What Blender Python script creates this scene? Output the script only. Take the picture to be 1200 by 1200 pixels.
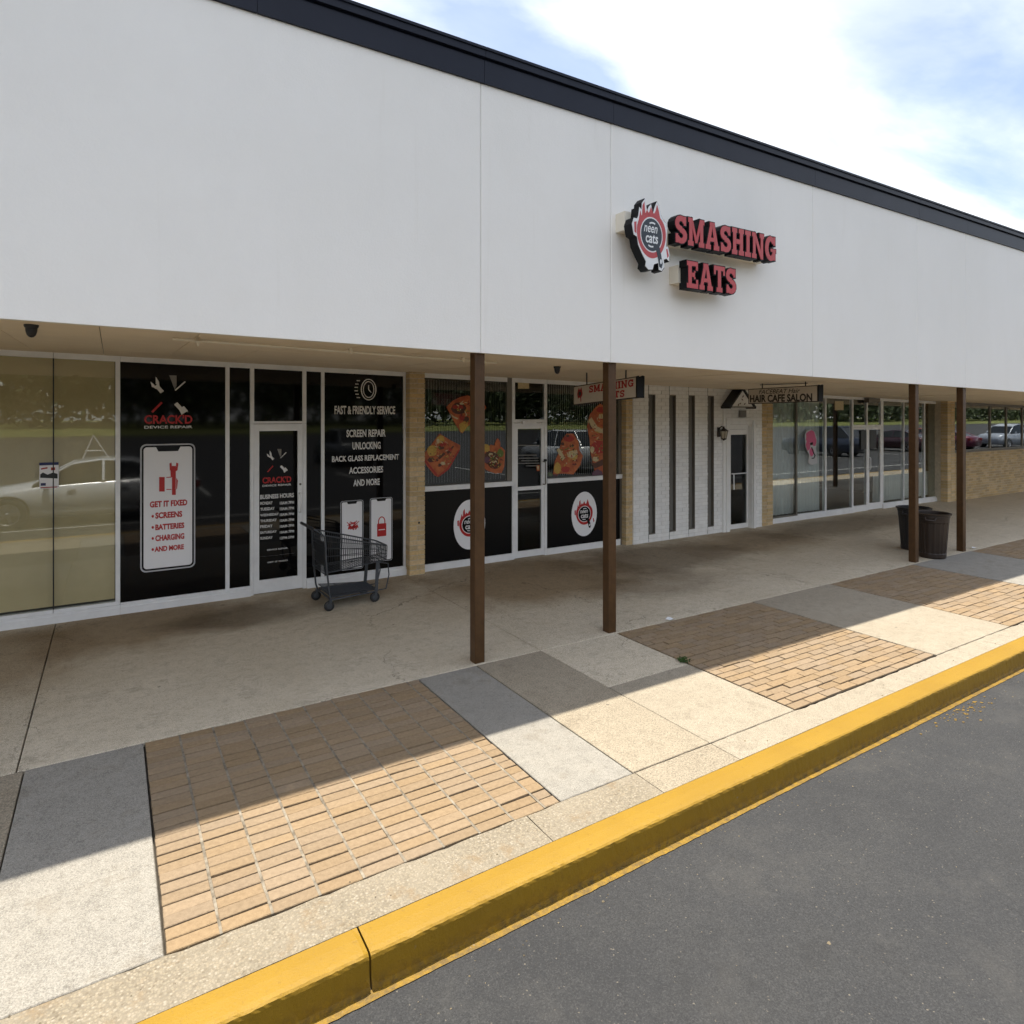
import bpy, math, random
from mathutils import Vector, Matrix
R = math.radians
random.seed(7)
for o in list(bpy.data.objects):
    bpy.data.objects.remove(o)
S = bpy.context.scene
COL = S.collection

# ------------------------------------------------------------------ camera
FPX, YAW, HZ, CH = 757.0, R(31.8), 487.0, 2.2
cam = bpy.data.cameras.new('camera')
camo = bpy.data.objects.new('camera', cam)
COL.objects.link(camo)
cam.sensor_width = 36.0
cam.lens = FPX / 1200 * 36.0
cam.shift_y = -(600 - HZ) / 1200
cam.clip_start = 0.05
cam.clip_end = 3000
camo.location = (0, 0, CH)
camo.rotation_euler = (R(90), 0, -YAW)
S.camera = camo

# ------------------------------------------------------------------ world
SUN_EL = R(78.9)
W = bpy.data.worlds.new('World')
S.world = W
W.use_nodes = True
wn, wl = W.node_tree.nodes, W.node_tree.links
wn.clear()
def N(nt, t, **k):
    n = nt.nodes.new(t)
    for a, b in k.items():
        setattr(n, a, b)
    return n
def build_world():
    nt = W.node_tree
    out = N(nt, 'ShaderNodeOutputWorld')
    sky = N(nt, 'ShaderNodeTexSky', sky_type='NISHITA', sun_disc=False)
    sky.sun_elevation = SUN_EL
    sky.sun_rotation = R(0)
    sky.air_density = 1.0
    sky.dust_density = 1.2
    sky.ozone_density = 1.0
    bg = N(nt, 'ShaderNodeBackground')
    bg.inputs['Strength'].default_value = 0.051
    wl.new(sky.outputs[0], bg.inputs['Color'])
    tc = N(nt, 'ShaderNodeTexCoord')
    sep = N(nt, 'ShaderNodeSeparateXYZ')
    wl.new(tc.outputs['Generated'], sep.inputs[0])
    zc = N(nt, 'ShaderNodeMath', operation='MAXIMUM'); zc.inputs[1].default_value = 0.0
    wl.new(sep.outputs['Z'], zc.inputs[0])
    za = N(nt, 'ShaderNodeMath', operation='ADD'); za.inputs[1].default_value = 0.22
    wl.new(zc.outputs[0], za.inputs[0])
    dx = N(nt, 'ShaderNodeMath', operation='DIVIDE'); wl.new(sep.outputs['X'], dx.inputs[0]); wl.new(za.outputs[0], dx.inputs[1])
    dy = N(nt, 'ShaderNodeMath', operation='DIVIDE'); wl.new(sep.outputs['Y'], dy.inputs[0]); wl.new(za.outputs[0], dy.inputs[1])
    cmb = N(nt, 'ShaderNodeCombineXYZ'); wl.new(dx.outputs[0], cmb.inputs[0]); wl.new(dy.outputs[0], cmb.inputs[1])
    mp = N(nt, 'ShaderNodeMapping'); wl.new(cmb.outputs[0], mp.inputs[0])
    mp.inputs['Rotation'].default_value = (0, 0, R(28)); mp.inputs['Scale'].default_value = (0.75, 1.5, 1)
    mp.inputs['Location'].default_value = (9.55, 4.6, 0)
    n1 = N(nt, 'ShaderNodeTexNoise'); wl.new(mp.outputs[0], n1.inputs['Vector'])
    n1.inputs['Scale'].default_value = 1.5; n1.inputs['Detail'].default_value = 7; n1.inputs['Roughness'].default_value = 0.55
    n1.inputs['Distortion'].default_value = 0.35
    rp = N(nt, 'ShaderNodeValToRGB'); wl.new(n1.outputs['Fac'], rp.inputs[0])
    rp.color_ramp.elements[0].position = 0.39; rp.color_ramp.elements[0].color = (0.19, 0.19, 0.19, 1)
    rp.color_ramp.elements[1].position = 0.665; rp.color_ramp.elements[1].color = (1, 1, 1, 1)
    n2 = N(nt, 'ShaderNodeTexNoise'); wl.new(mp.outputs[0], n2.inputs['Vector'])
    n2.inputs['Scale'].default_value = 3.2; n2.inputs['Detail'].default_value = 6
    rc = N(nt, 'ShaderNodeValToRGB'); wl.new(n2.outputs['Fac'], rc.inputs[0])
    rc.color_ramp.elements[0].position = 0.40; rc.color_ramp.elements[0].color = (0.30, 0.314, 0.335, 1)
    rc.color_ramp.elements[1].position = 0.66; rc.color_ramp.elements[1].color = (0.485, 0.48, 0.472, 1)
    bc = N(nt, 'ShaderNodeBackground'); wl.new(rc.outputs[0], bc.inputs['Color'])
    bc.inputs['Strength'].default_value = 1.0
    mx = N(nt, 'ShaderNodeMixShader')
    wl.new(rp.outputs[0], mx.inputs[0]); wl.new(bg.outputs[0], mx.inputs[1]); wl.new(bc.outputs[0], mx.inputs[2])
    wl.new(mx.outputs[0], out.inputs[0])
build_world()
sun = bpy.data.lights.new('sun', 'SUN')
sun.energy = 2.0
sun.angle = R(0.53)
sun.color = (1.0, 0.94, 0.83)
suno = bpy.data.objects.new('sun', sun)
COL.objects.link(suno)
suno.location = (0, 10, 30)
suno.rotation_euler = (-(R(90) - SUN_EL), 0, 0)
S.view_settings.view_transform = 'Standard'
S.view_settings.look = 'None'
S.view_settings.exposure = 2.05
S.view_settings.gamma = 1.0
S.view_settings.use_curve_mapping = False
S.cycles.max_bounces = 7
S.cycles.diffuse_bounces = 5
S.cycles.glossy_bounces = 3
S.cycles.use_adaptive_sampling = True
S.cycles.adaptive_threshold = 0.02
S.cycles.transparent_max_bounces = 12
S.cycles.caustics_reflective = False
S.cycles.caustics_refractive = False

# ------------------------------------------------------------------ helpers
_fw = Vector((math.sin(YAW), math.cos(YAW), 0)); _rt = Vector((math.cos(YAW), -math.sin(YAW), 0))
def at(u, v, y):
    """point of the upright plane Y=y that the photograph shows at (u, v)"""
    r = _fw + _rt * ((u - 600) / FPX) + Vector((0, 0, (HZ - v) / FPX))
    p = Vector((0, 0, CH)) + r * (y / r.y)
    return p

class MB:
    def __init__(s):
        s.v = []; s.f = []; s.m = []; s.sm = []
    def add(s, vs, fs, mi=0, smooth=False):
        b = len(s.v)
        s.v += [tuple(p) for p in vs]
        for f in fs:
            s.f.append(tuple(b + i for i in f)); s.m.append(mi); s.sm.append(smooth)
        return s
    def hexa(s, p, mi=0):      # 8 corners: bottom 4 (ccw), top 4
        return s.add(p, [(3, 2, 1, 0), (4, 5, 6, 7), (0, 1, 5, 4), (1, 2, 6, 5), (2, 3, 7, 6), (3, 0, 4, 7)], mi)
    def box(s, x0, x1, y0, y1, z0, z1, mi=0):
        return s.hexa([(x0, y0, z0), (x1, y0, z0), (x1, y1, z0), (x0, y1, z0), (x0, y0, z1), (x1, y0, z1), (x1, y1, z1), (x0, y1, z1)], mi)
    def slope(s, x0, x1, y0, y1, za0, za1, zb0, zb1, mi=0):   # bottom z at x0,x1 ; top z at x0,x1
        return s.hexa([(x0, y0, za0), (x1, y0, za1), (x1, y1, za1), (x0, y1, za0), (x0, y0, zb0), (x1, y0, zb1), (x1, y1, zb1), (x0, y1, zb0)], mi)
    def bbox(s, x0, x1, y0, y1, z0, z1, b=0.004, mi=0):        # box with chamfered vertical-face edges
        xs = [(x0 + b, y0), (x1 - b, y0), (x1, y0 + b), (x1, y1 - b), (x1 - b, y1), (x0 + b, y1), (x0, y1 - b), (x0, y0 + b)]
        n = 8
        vs = [(x, y, z0) for x, y in xs] + [(x, y, z1) for x, y in xs]
        fs = [(i, (i + 1) % n, n + (i + 1) % n, n + i) for i in range(n)] + [tuple(range(n - 1, -1, -1)), tuple(range(n, 2 * n))]
        return s.add(vs, fs, mi)
    def prism(s, poly, o, r, u, d0, d1, mi=0):
        """polygon (a,b) in the frame o + a*r + b*u, extruded along n = r x u from d0 to d1"""
        o, r, u = Vector(o), Vector(r), Vector(u); nn = r.cross(u)
        n = len(poly)
        ar = sum(poly[i][0] * poly[(i + 1) % n][1] - poly[(i + 1) % n][0] * poly[i][1] for i in range(n))
        if ar < 0: poly = poly[::-1]
        vs = [o + r * a + u * b + nn * d0 for a, b in poly] + [o + r * a + u * b + nn * d1 for a, b in poly]
        fs = [(i, (i + 1) % n, n + (i + 1) % n, n + i) for i in range(n)] + [tuple(range(n - 1, -1, -1)), tuple(range(n, 2 * n))]
        return s.add(vs, fs, mi)
    def tube(s, pts, r, n=6, mi=0, smooth=True, closed=False):
        pts = [Vector(p) for p in pts]; m = len(pts); b = len(s.v); rings = []
        prev = None
        for i, p in enumerate(pts):
            if closed: t = (pts[(i + 1) % m] - pts[i - 1])
            else: t = pts[min(i + 1, m - 1)] - pts[max(i - 1, 0)]
            t.normalize()
            if prev is None:
                a = Vector((0, 0, 1)) if abs(t.z) < 0.9 else Vector((1, 0, 0))
                x = t.cross(a).normalized()
            else:
                x = (prev - t * prev.dot(t)).normalized()
            prev = x; y = t.cross(x)
            rings.append([p + (x * math.cos(2 * math.pi * k / n) + y * math.sin(2 * math.pi * k / n)) * r for k in range(n)])
        vs = [q for ring in rings for q in ring]; fs = []
        for i in range(m if closed else m - 1):
            j = (i + 1) % m
            for k in range(n):
                fs.append((i * n + k, i * n + (k + 1) % n, j * n + (k + 1) % n, j * n + k))
        s.add(vs, fs, mi, smooth)
        if not closed:
            s.add(rings[0], [tuple(range(n - 1, -1, -1))], mi); s.add(rings[-1], [tuple(range(n))], mi)
        return s
    def lathe(s, prof, c, n=24, mi=0, axis='z', smooth=True, ang=None):
        vs = []; fs = []; m = len(prof)
        for k in range(n):
            a = 2 * math.pi * k / n; ca, sa = math.cos(a), math.sin(a)
            for r, h in prof:
                if axis == 'z': vs.append((c[0] + r * ca, c[1] + r * sa, c[2] + h))
                elif axis == 'y': vs.append((c[0] + r * sa, c[1] + h, c[2] + r * ca))
                else: vs.append((c[0] + h, c[1] + r * ca, c[2] + r * sa))
        for k in range(n):
            k2 = (k + 1) % n
            for i in range(m - 1):
                fs.append((k * m + i, k2 * m + i, k2 * m + i + 1, k * m + i + 1))
        return s.add(vs, fs, mi, smooth)
    def mesh(s, name, mats, off=(0, 0, 0)):
        me = bpy.data.meshes.new(name)
        ox, oy, oz = off
        me.from_pydata([(x - ox, y - oy, z - oz) for x, y, z in s.v], [], s.f)
        if not isinstance(mats, (list, tuple)): mats = [mats]
        for m in mats: me.materials.append(m)
        me.polygons.foreach_set('material_index', s.m)
        me.polygons.foreach_set('use_smooth', s.sm)
        me.update()
        return me

def rootloc(p):
    while p is not None and p.parent is not None: p = p.parent
    return tuple(p.location) if p is not None else (0, 0, 0)
def tag(o, label=None, cat=None, group=None, kind=None):
    if label: o['label'] = label
    if cat: o['category'] = cat
    if group: o['group'] = group
    if kind: o['kind'] = kind
    return o
def thing(name, loc, label=None, cat=None, group=None, kind=None):
    o = bpy.data.objects.new(name, None); COL.objects.link(o); o.location = loc
    o.empty_display_size = 0.1
    return tag(o, label, cat, group, kind)
def obj(name, mb, mat, parent=None, **k):
    """mesh given in world coordinates, linked under parent (roots are never rotated while building)"""
    me = mb.mesh(name, mat, rootloc(parent)) if isinstance(mb, MB) else mb
    o = bpy.data.objects.new(name, me); COL.objects.link(o)
    if parent is not None: o.parent = parent
    return tag(o, **k)
def inst(name, me, loc, parent=None, rot=(0, 0, 0), scale=None, **k):
    o = bpy.data.objects.new(name, me); COL.objects.link(o)
    rl = rootloc(parent)
    o.location = (loc[0] - rl[0], loc[1] - rl[1], loc[2] - rl[2]); o.rotation_euler = rot
    if scale: o.scale = scale
    if parent is not None: o.parent = parent
    return tag(o, **k)
def copy_tree(o, parent=None):
    c = o.copy(); COL.objects.link(c); c.parent = parent
    for ch in list(o.children): copy_tree(ch, c)
    return c

# ------------------------------------------------------------------ materials
def lin(r, g, b): # sRGB 0-255 -> linear
    f = lambda c: c / 12.92 if c <= 0.04045 else ((c + 0.055) / 1.055) ** 2.4
    return (f(r / 255), f(g / 255), f(b / 255))
def MAT(name, col, rough=0.6, metal=0.0, var=0.0, vscale=3.0, bump=0.0, bscale=80.0, spec=0.5, col2=None, rand=0.0, island=False, coat=0.0, objcol=False):
    m = bpy.data.materials.new(name); m.use_nodes = True
    nt = m.node_tree; L = nt.links; b = nt.nodes['Principled BSDF']
    b.inputs['Roughness'].default_value = rough; b.inputs['Metallic'].default_value = metal
    b.inputs['Specular IOR Level'].default_value = spec
    b.inputs['Coat Weight'].default_value = coat
    col = tuple(col) + (1,)
    b.inputs['Base Color'].default_value = col
    geo = N(nt, 'ShaderNodeNewGeometry')
    last = None
    if objcol:
        oi = N(nt, 'ShaderNodeObjectInfo'); last = oi.outputs['Color']
    if var > 0:
        no = N(nt, 'ShaderNodeTexNoise'); L.new(geo.outputs['Position'], no.inputs['Vector'])
        no.inputs['Scale'].default_value = vscale; no.inputs['Detail'].default_value = 5; no.inputs['Roughness'].default_value = 0.62
        rp = N(nt, 'ShaderNodeValToRGB'); L.new(no.outputs['Fac'], rp.inputs[0])
        c2 = tuple(col2) + (1,) if col2 else tuple(c * (1 - var) for c in col[:3]) + (1,)
        rp.color_ramp.elements[0].position = 0.32; rp.color_ramp.elements[0].color = c2
        rp.color_ramp.elements[1].position = 0.66; rp.color_ramp.elements[1].color = col
        last = rp.outputs[0]
    if rand > 0:
        if island: rs = geo.outputs['Random Per Island']
        else:
            oi = N(nt, 'ShaderNodeObjectInfo'); rs = oi.outputs['Random']
        hs = N(nt, 'ShaderNodeHueSaturation')
        mr = N(nt, 'ShaderNodeMapRange'); L.new(rs, mr.inputs[0]); mr.inputs[3].default_value = 1 - rand; mr.inputs[4].default_value = 1 + rand * 0.6
        L.new(mr.outputs[0], hs.inputs['Value'])
        mu = N(nt, 'ShaderNodeMath', operation='MULTIPLY_ADD'); L.new(rs, mu.inputs[0]); mu.inputs[1].default_value = 37.3; mu.inputs[2].default_value = 0.0
        fr = N(nt, 'ShaderNodeMath', operation='FRACT'); L.new(mu.outputs[0], fr.inputs[0])
        ms = N(nt, 'ShaderNodeMapRange'); L.new(fr.outputs[0], ms.inputs[0]); ms.inputs[3].default_value = 0.9; ms.inputs[4].default_value = 1.08
        L.new(ms.outputs[0], hs.inputs['Saturation'])
        if last: L.new(last, hs.inputs['Color'])
        else: hs.inputs['Color'].default_value = col
        last = hs.outputs[0]
    if last: L.new(last, b.inputs['Base Color'])
    if bump > 0:
        nb = N(nt, 'ShaderNodeTexNoise'); L.new(geo.outputs['Position'], nb.inputs['Vector'])
        nb.inputs['Scale'].default_value = bscale; nb.inputs['Detail'].default_value = 5
        bp = N(nt, 'ShaderNodeBump'); bp.inputs['Strength'].default_value = bump; bp.inputs['Distance'].default_value = 0.01
        L.new(nb.outputs['Fac'], bp.inputs['Height']); L.new(bp.outputs[0], b.inputs['Normal'])
    return m
def MIXC(nt, fac, a, b, mode='MIX'):
    n = N(nt, 'ShaderNodeMix', data_type='RGBA', blend_type=mode)
    for s, i in ((fac, 0), (a, 6), (b, 7)):
        if hasattr(s, 'links'): nt.links.new(s, n.inputs[i])
        elif i == 0: n.inputs[0].default_value = s
        else: n.inputs[i].default_value = tuple(s) + (1,) if len(s) == 3 else s
    return n.outputs[2]
def NOISE(nt, vec, scale, detail=6, rough=0.6, lo=0.4, hi=0.6, dist=0.0):
    n = N(nt, 'ShaderNodeTexNoise'); nt.links.new(vec, n.inputs['Vector'])
    n.inputs['Scale'].default_value = scale; n.inputs['Detail'].default_value = detail; n.inputs['Roughness'].default_value = rough; n.inputs['Distortion'].default_value = dist
    m = N(nt, 'ShaderNodeMapRange'); nt.links.new(n.outputs['Fac'], m.inputs[0]); m.inputs[1].default_value = lo; m.inputs[2].default_value = hi
    return m.outputs[0]
def BLOB(nt, pos, c, rad, noise_amt=0.5, nscale=1.6, soft=0.4):
    """stain mask: ragged blob round the ground point c (rx, ry radii)"""
    s = N(nt, 'ShaderNodeVectorMath', operation='SUBTRACT'); nt.links.new(pos, s.inputs[0]); s.inputs[1].default_value = (c[0], c[1], 0)
    d = N(nt, 'ShaderNodeVectorMath', operation='DIVIDE'); nt.links.new(s.outputs[0], d.inputs[0]); d.inputs[1].default_value = (rad[0], rad[1], 1000)
    l = N(nt, 'ShaderNodeVectorMath', operation='LENGTH'); nt.links.new(d.outputs[0], l.inputs[0])
    no = N(nt, 'ShaderNodeTexNoise'); nt.links.new(pos, no.inputs['Vector']); no.inputs['Scale'].default_value = nscale; no.inputs['Detail'].default_value = 7
    a = N(nt, 'ShaderNodeMath', operation='MULTIPLY_ADD'); nt.links.new(no.outputs['Fac'], a.inputs[0]); a.inputs[1].default_value = noise_amt * 2; a.inputs[2].default_value = -noise_amt
    b = N(nt, 'ShaderNodeMath', operation='ADD'); nt.links.new(l.outputs['Value'], b.inputs[0]); nt.links.new(a.outputs[0], b.inputs[1])
    m = N(nt, 'ShaderNodeMapRange'); nt.links.new(b.outputs[0], m.inputs[0]); m.inputs[1].default_value = 1.0 + soft * 0.5; m.inputs[2].default_value = 1.0 - soft
    return m.outputs[0]
def CRACKS(nt, P, scale, width, seed=(0, 0, 0)):
    L = nt.links
    no = N(nt, 'ShaderNodeTexNoise'); L.new(P, no.inputs['Vector']); no.inputs['Scale'].default_value = 2.3; no.inputs['Detail'].default_value = 5; no.inputs['Roughness'].default_value = 0.7
    sc = N(nt, 'ShaderNodeVectorMath', operation='SCALE'); L.new(no.outputs['Color'], sc.inputs[0]); sc.inputs['Scale'].default_value = 0.55
    ad = N(nt, 'ShaderNodeVectorMath', operation='ADD'); L.new(P, ad.inputs[0]); L.new(sc.outputs[0], ad.inputs[1])
    a2 = N(nt, 'ShaderNodeVectorMath', operation='ADD'); L.new(ad.outputs[0], a2.inputs[0]); a2.inputs[1].default_value = seed
    fl = N(nt, 'ShaderNodeVectorMath', operation='MULTIPLY'); L.new(a2.outputs[0], fl.inputs[0]); fl.inputs[1].default_value = (1, 1, 0)
    vo = N(nt, 'ShaderNodeTexVoronoi', feature='DISTANCE_TO_EDGE'); L.new(fl.outputs[0], vo.inputs['Vector']); vo.inputs['Scale'].default_value = scale
    mr = N(nt, 'ShaderNodeMapRange'); L.new(vo.outputs['Distance'], mr.inputs[0]); mr.inputs[1].default_value = width * scale; mr.inputs[2].default_value = 0.0
    mu = N(nt, 'ShaderNodeMath', operation='MULTIPLY'); L.new(mr.outputs[0], mu.inputs[0]); L.new(NOISE(nt, P, 0.8, 3, 0.6, 0.44, 0.54), mu.inputs[1])
    return mu.outputs[0]
def CONCRETE(name, col, dark, speck=0.5, coarse=False, stains=(), brown=(0.16, 0.105, 0.05), bump=0.25, crack=False):
    m = bpy.data.materials.new(name); m.use_nodes = True
    nt = m.node_tree; L = nt.links; b = nt.nodes['Principled BSDF']
    b.inputs['Roughness'].default_value = 0.86; b.inputs['Specular IOR Level'].default_value = 0.3
    g = N(nt, 'ShaderNodeNewGeometry'); P = g.outputs['Position']
    c = MIXC(nt, NOISE(nt, P, 1.3, 5, 0.65, 0.33, 0.62), dark, col)
    oi = N(nt, 'ShaderNodeObjectInfo')
    mr = N(nt, 'ShaderNodeMapRange'); L.new(oi.outputs['Random'], mr.inputs[0]); mr.inputs[3].default_value = 0.9; mr.inputs[4].default_value = 1.06
    vm = N(nt, 'ShaderNodeVectorMath', operation='SCALE'); L.new(c, vm.inputs[0]); L.new(mr.outputs[0], vm.inputs['Scale'])
    c = MIXC(nt, NOISE(nt, P, 9.0, 6, 0.8, 0.45, 0.72), vm.outputs[0], tuple(x * 0.7 for x in dark))
    # fine sand speckle
    f = NOISE(nt, P, 150 if not coarse else 95, 3, 0.75, 0.40, 0.62)
    c = MIXC(nt, f, c, MIXC(nt, 0.5, c, tuple(min(1, x * 1.9) for x in col)))
    d = NOISE(nt, P, 240 if not coarse else 75, 2, 0.6, 0.56, 0.66)
    c = MIXC(nt, d, c, MIXC(nt, speck, c, (0.06, 0.045, 0.03)))
    c = MIXC(nt, NOISE(nt, P, 42, 4, 0.8, 0.52, 0.64), c, MIXC(nt, 0.3, c, (0.10, 0.08, 0.055)))
    # scattered dark spots (gum, tar)
    vo = N(nt, 'ShaderNodeTexVoronoi'); L.new(P, vo.inputs['Vector']); vo.inputs['Scale'].default_value = 2.6
    lt = N(nt, 'ShaderNodeMath', operation='LESS_THAN'); L.new(vo.outputs['Distance'], lt.inputs[0]); lt.inputs[1].default_value = 0.035
    ms = N(nt, 'ShaderNodeMath', operation='MULTIPLY'); L.new(lt.outputs[0], ms.inputs[0]); ms.inputs[1].default_value = 0.55
    c = MIXC(nt, ms.outputs[0], c, (0.05, 0.045, 0.04))
    if crack: c = MIXC(nt, CRACKS(nt, P, 0.33, 0.006), c, MIXC(nt, 0.75, c, (0.05, 0.04, 0.03)))
    c = MIXC(nt, NOISE(nt, P, 2.6, 5, 0.78, 0.56, 0.63), c, MIXC(nt, 0.22, c, (0.12, 0.09, 0.055)))
    for (cx, cy, rx, ry, amt, colr) in stains:
        k = N(nt, 'ShaderNodeMath', operation='MULTIPLY'); L.new(BLOB(nt, P, (cx, cy), (rx, ry)), k.inputs[0]); k.inputs[1].default_value = amt
        c = MIXC(nt, k.outputs[0], c, MIXC(nt, 0.75, c, colr, 'MULTIPLY'))
    L.new(c, b.inputs['Base Color'])
    n1 = N(nt, 'ShaderNodeTexNoise'); L.new(P, n1.inputs['Vector']); n1.inputs['Scale'].default_value = 70 if coarse else 150; n1.inputs['Detail'].default_value = 5; n1.inputs['Roughness'].default_value = 0.7
    bp = N(nt, 'ShaderNodeBump'); bp.inputs['Strength'].default_value = bump * (2.2 if coarse else 1); bp.inputs['Distance'].default_value = 0.012 if coarse else 0.006
    L.new(n1.outputs['Fac'], bp.inputs['Height']); L.new(bp.outputs[0], b.inputs['Normal'])
    return m
def AGGREGATE(name):
    m = bpy.data.materials.new(name); m.use_nodes = True
    nt = m.node_tree; L = nt.links; b = nt.nodes['Principled BSDF']
    b.inputs['Roughness'].default_value = 0.85; b.inputs['Specular IOR Level'].default_value = 0.3
    P = N(nt, 'ShaderNodeNewGeometry').outputs['Position']
    vo = N(nt, 'ShaderNodeTexVoronoi'); L.new(P, vo.inputs['Vector']); vo.inputs['Scale'].default_value = 88
    rp = N(nt, 'ShaderNodeValToRGB'); sp = N(nt, 'ShaderNodeSeparateColor'); L.new(vo.outputs['Color'], sp.inputs[0]); L.new(sp.outputs[0], rp.inputs[0])
    e = rp.color_ramp.elements
    e[0].position = 0; e[0].color = (0.165, 0.135, 0.094, 1); e[1].position = 1; e[1].color = (0.365, 0.32, 0.25, 1)
    x = rp.color_ramp.elements.new(0.45); x.color = (0.278, 0.24, 0.175, 1)
    x = rp.color_ramp.elements.new(0.8); x.color = (0.295, 0.243, 0.17, 1)
    mr = N(nt, 'ShaderNodeMapRange'); L.new(vo.outputs['Distance'], mr.inputs[0]); mr.inputs[1].default_value = 0.35; mr.inputs[2].default_value = 0.75
    c = MIXC(nt, mr.outputs[0], rp.outputs[0], (0.21, 0.178, 0.13))
    c = MIXC(nt, NOISE(nt, P, 1.8, 5, 0.65, 0.4, 0.68), c, MIXC(nt, 0.6, c, (0.305, 0.26, 0.195)))
    c = MIXC(nt, NOISE(nt, P, 4.5, 6, 0.7, 0.56, 0.72), c, (0.23, 0.165, 0.095))
    L.new(c, b.inputs['Base Color'])
    bp = N(nt, 'ShaderNodeBump'); bp.invert = True; bp.inputs['Strength'].default_value = 0.8; bp.inputs['Distance'].default_value = 0.008
    L.new(vo.outputs['Distance'], bp.inputs['Height']); L.new(bp.outputs[0], b.inputs['Normal'])
    return m
def ASPHALT(name):
    m = bpy.data.materials.new(name); m.use_nodes = True
    nt = m.node_tree; L = nt.links; b = nt.nodes['Principled BSDF']
    b.inputs['Roughness'].default_value = 0.78; b.inputs['Specular IOR Level'].default_value = 0.35
    P = N(nt, 'ShaderNodeNewGeometry').outputs['Position']
    c = MIXC(nt, NOISE(nt, P, 0.7, 5, 0.6, 0.32, 0.68), (0.0325, 0.033, 0.0345), (0.0435, 0.044, 0.0452))
    c = MIXC(nt, NOISE(nt, P, 3.4, 5, 0.7, 0.45, 0.8), c, (0.054, 0.0535, 0.052))
    vo = N(nt, 'ShaderNodeTexVoronoi'); L.new(P, vo.inputs['Vector']); vo.inputs['Scale'].default_value = 170
    sp = N(nt, 'ShaderNodeSeparateColor'); L.new(vo.outputs['Color'], sp.inputs[0])
    st = N(nt, 'ShaderNodeMapRange'); L.new(sp.outputs[0], st.inputs[0]); st.inputs[1].default_value = 0.55; st.inputs[2].default_value = 1.0; st.inputs[4].default_value = 0.35
    c = MIXC(nt, st.outputs[0], c, (0.10, 0.098, 0.095))
    c = MIXC(nt, NOISE(nt, P, 150, 3, 0.8, 0.42, 0.64), c, (0.022, 0.022, 0.023))
    gt = N(nt, 'ShaderNodeMapRange'); L.new(sp.outputs[1], gt.inputs[0]); gt.inputs[1].default_value = 0.994; gt.inputs[2].default_value = 0.999
    c = MIXC(nt, gt.outputs[0], c, (0.14, 0.125, 0.10))
    c = MIXC(nt, CRACKS(nt, P, 0.28, 0.007, (7.3, 2.1, 0)), c, (0.016, 0.016, 0.017))
    c = MIXC(nt, NOISE(nt, P, 1.7, 5, 0.7, 0.60, 0.70), c, MIXC(nt, 0.45, c, (0.02, 0.02, 0.021)))
    c = MIXC(nt, NOISE(nt, P, 1.1, 5, 0.75, 0.55, 0.72), c, MIXC(nt, 0.35, c, (0.085, 0.08, 0.072)))
    L.new(c, b.inputs['Base Color'])
    n1 = N(nt, 'ShaderNodeTexNoise'); L.new(P, n1.inputs['Vector']); n1.inputs['Scale'].default_value = 130; n1.inputs['Detail'].default_value = 4; n1.inputs['Roughness'].default_value = 0.75
    bp = N(nt, 'ShaderNodeBump'); bp.inputs['Strength'].default_value = 0.55; bp.inputs['Distance'].default_value = 0.008
    L.new(n1.outputs['Fac'], bp.inputs['Height']); L.new(bp.outputs[0], b.inputs['Normal'])
    return m
def KERBPAINT(name):
    m = bpy.data.materials.new(name); m.use_nodes = True
    nt = m.node_tree; L = nt.links; b = nt.nodes['Principled BSDF']
    b.inputs['Roughness'].default_value = 0.62
    P = N(nt, 'ShaderNodeNewGeometry').outputs['Position']
    c = MIXC(nt, NOISE(nt, P, 2.2, 5, 0.6, 0.35, 0.65), (0.262, 0.146, 0.002), (0.292, 0.165, 0.003))
    c = MIXC(nt, NOISE(nt, P, 26, 6, 0.7, 0.58, 0.74), c, (0.21, 0.113, 0.003))
    c = MIXC(nt, NOISE(nt, P, 190, 3, 0.6, 0.62, 0.72), c, (0.19, 0.105, 0.008))
    # grime and worn paint low on the face, also painting in the face's shade
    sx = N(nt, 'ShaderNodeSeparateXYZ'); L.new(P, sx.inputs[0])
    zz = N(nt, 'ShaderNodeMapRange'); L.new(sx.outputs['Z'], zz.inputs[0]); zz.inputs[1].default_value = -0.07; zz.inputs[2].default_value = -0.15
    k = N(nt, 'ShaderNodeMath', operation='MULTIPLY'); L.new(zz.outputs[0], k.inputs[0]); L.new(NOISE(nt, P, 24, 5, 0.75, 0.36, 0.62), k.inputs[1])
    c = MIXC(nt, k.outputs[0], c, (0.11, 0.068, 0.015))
    c = MIXC(nt, NOISE(nt, P, 17, 6, 0.8, 0.665, 0.69), c, (0.26, 0.22, 0.16))
    L.new(c, b.inputs['Base Color'])
    n1 = N(nt, 'ShaderNodeTexNoise'); L.new(P, n1.inputs['Vector']); n1.inputs['Scale'].default_value = 90; n1.inputs['Detail'].default_value = 6; n1.inputs['Roughness'].default_value = 0.7
    bp = N(nt, 'ShaderNodeBump'); bp.inputs['Strength'].default_value = 0.4; bp.inputs['Distance'].default_value = 0.008
    L.new(n1.outputs['Fac'], bp.inputs['Height']); L.new(bp.outputs[0], b.inputs['Normal'])
    return m
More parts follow.
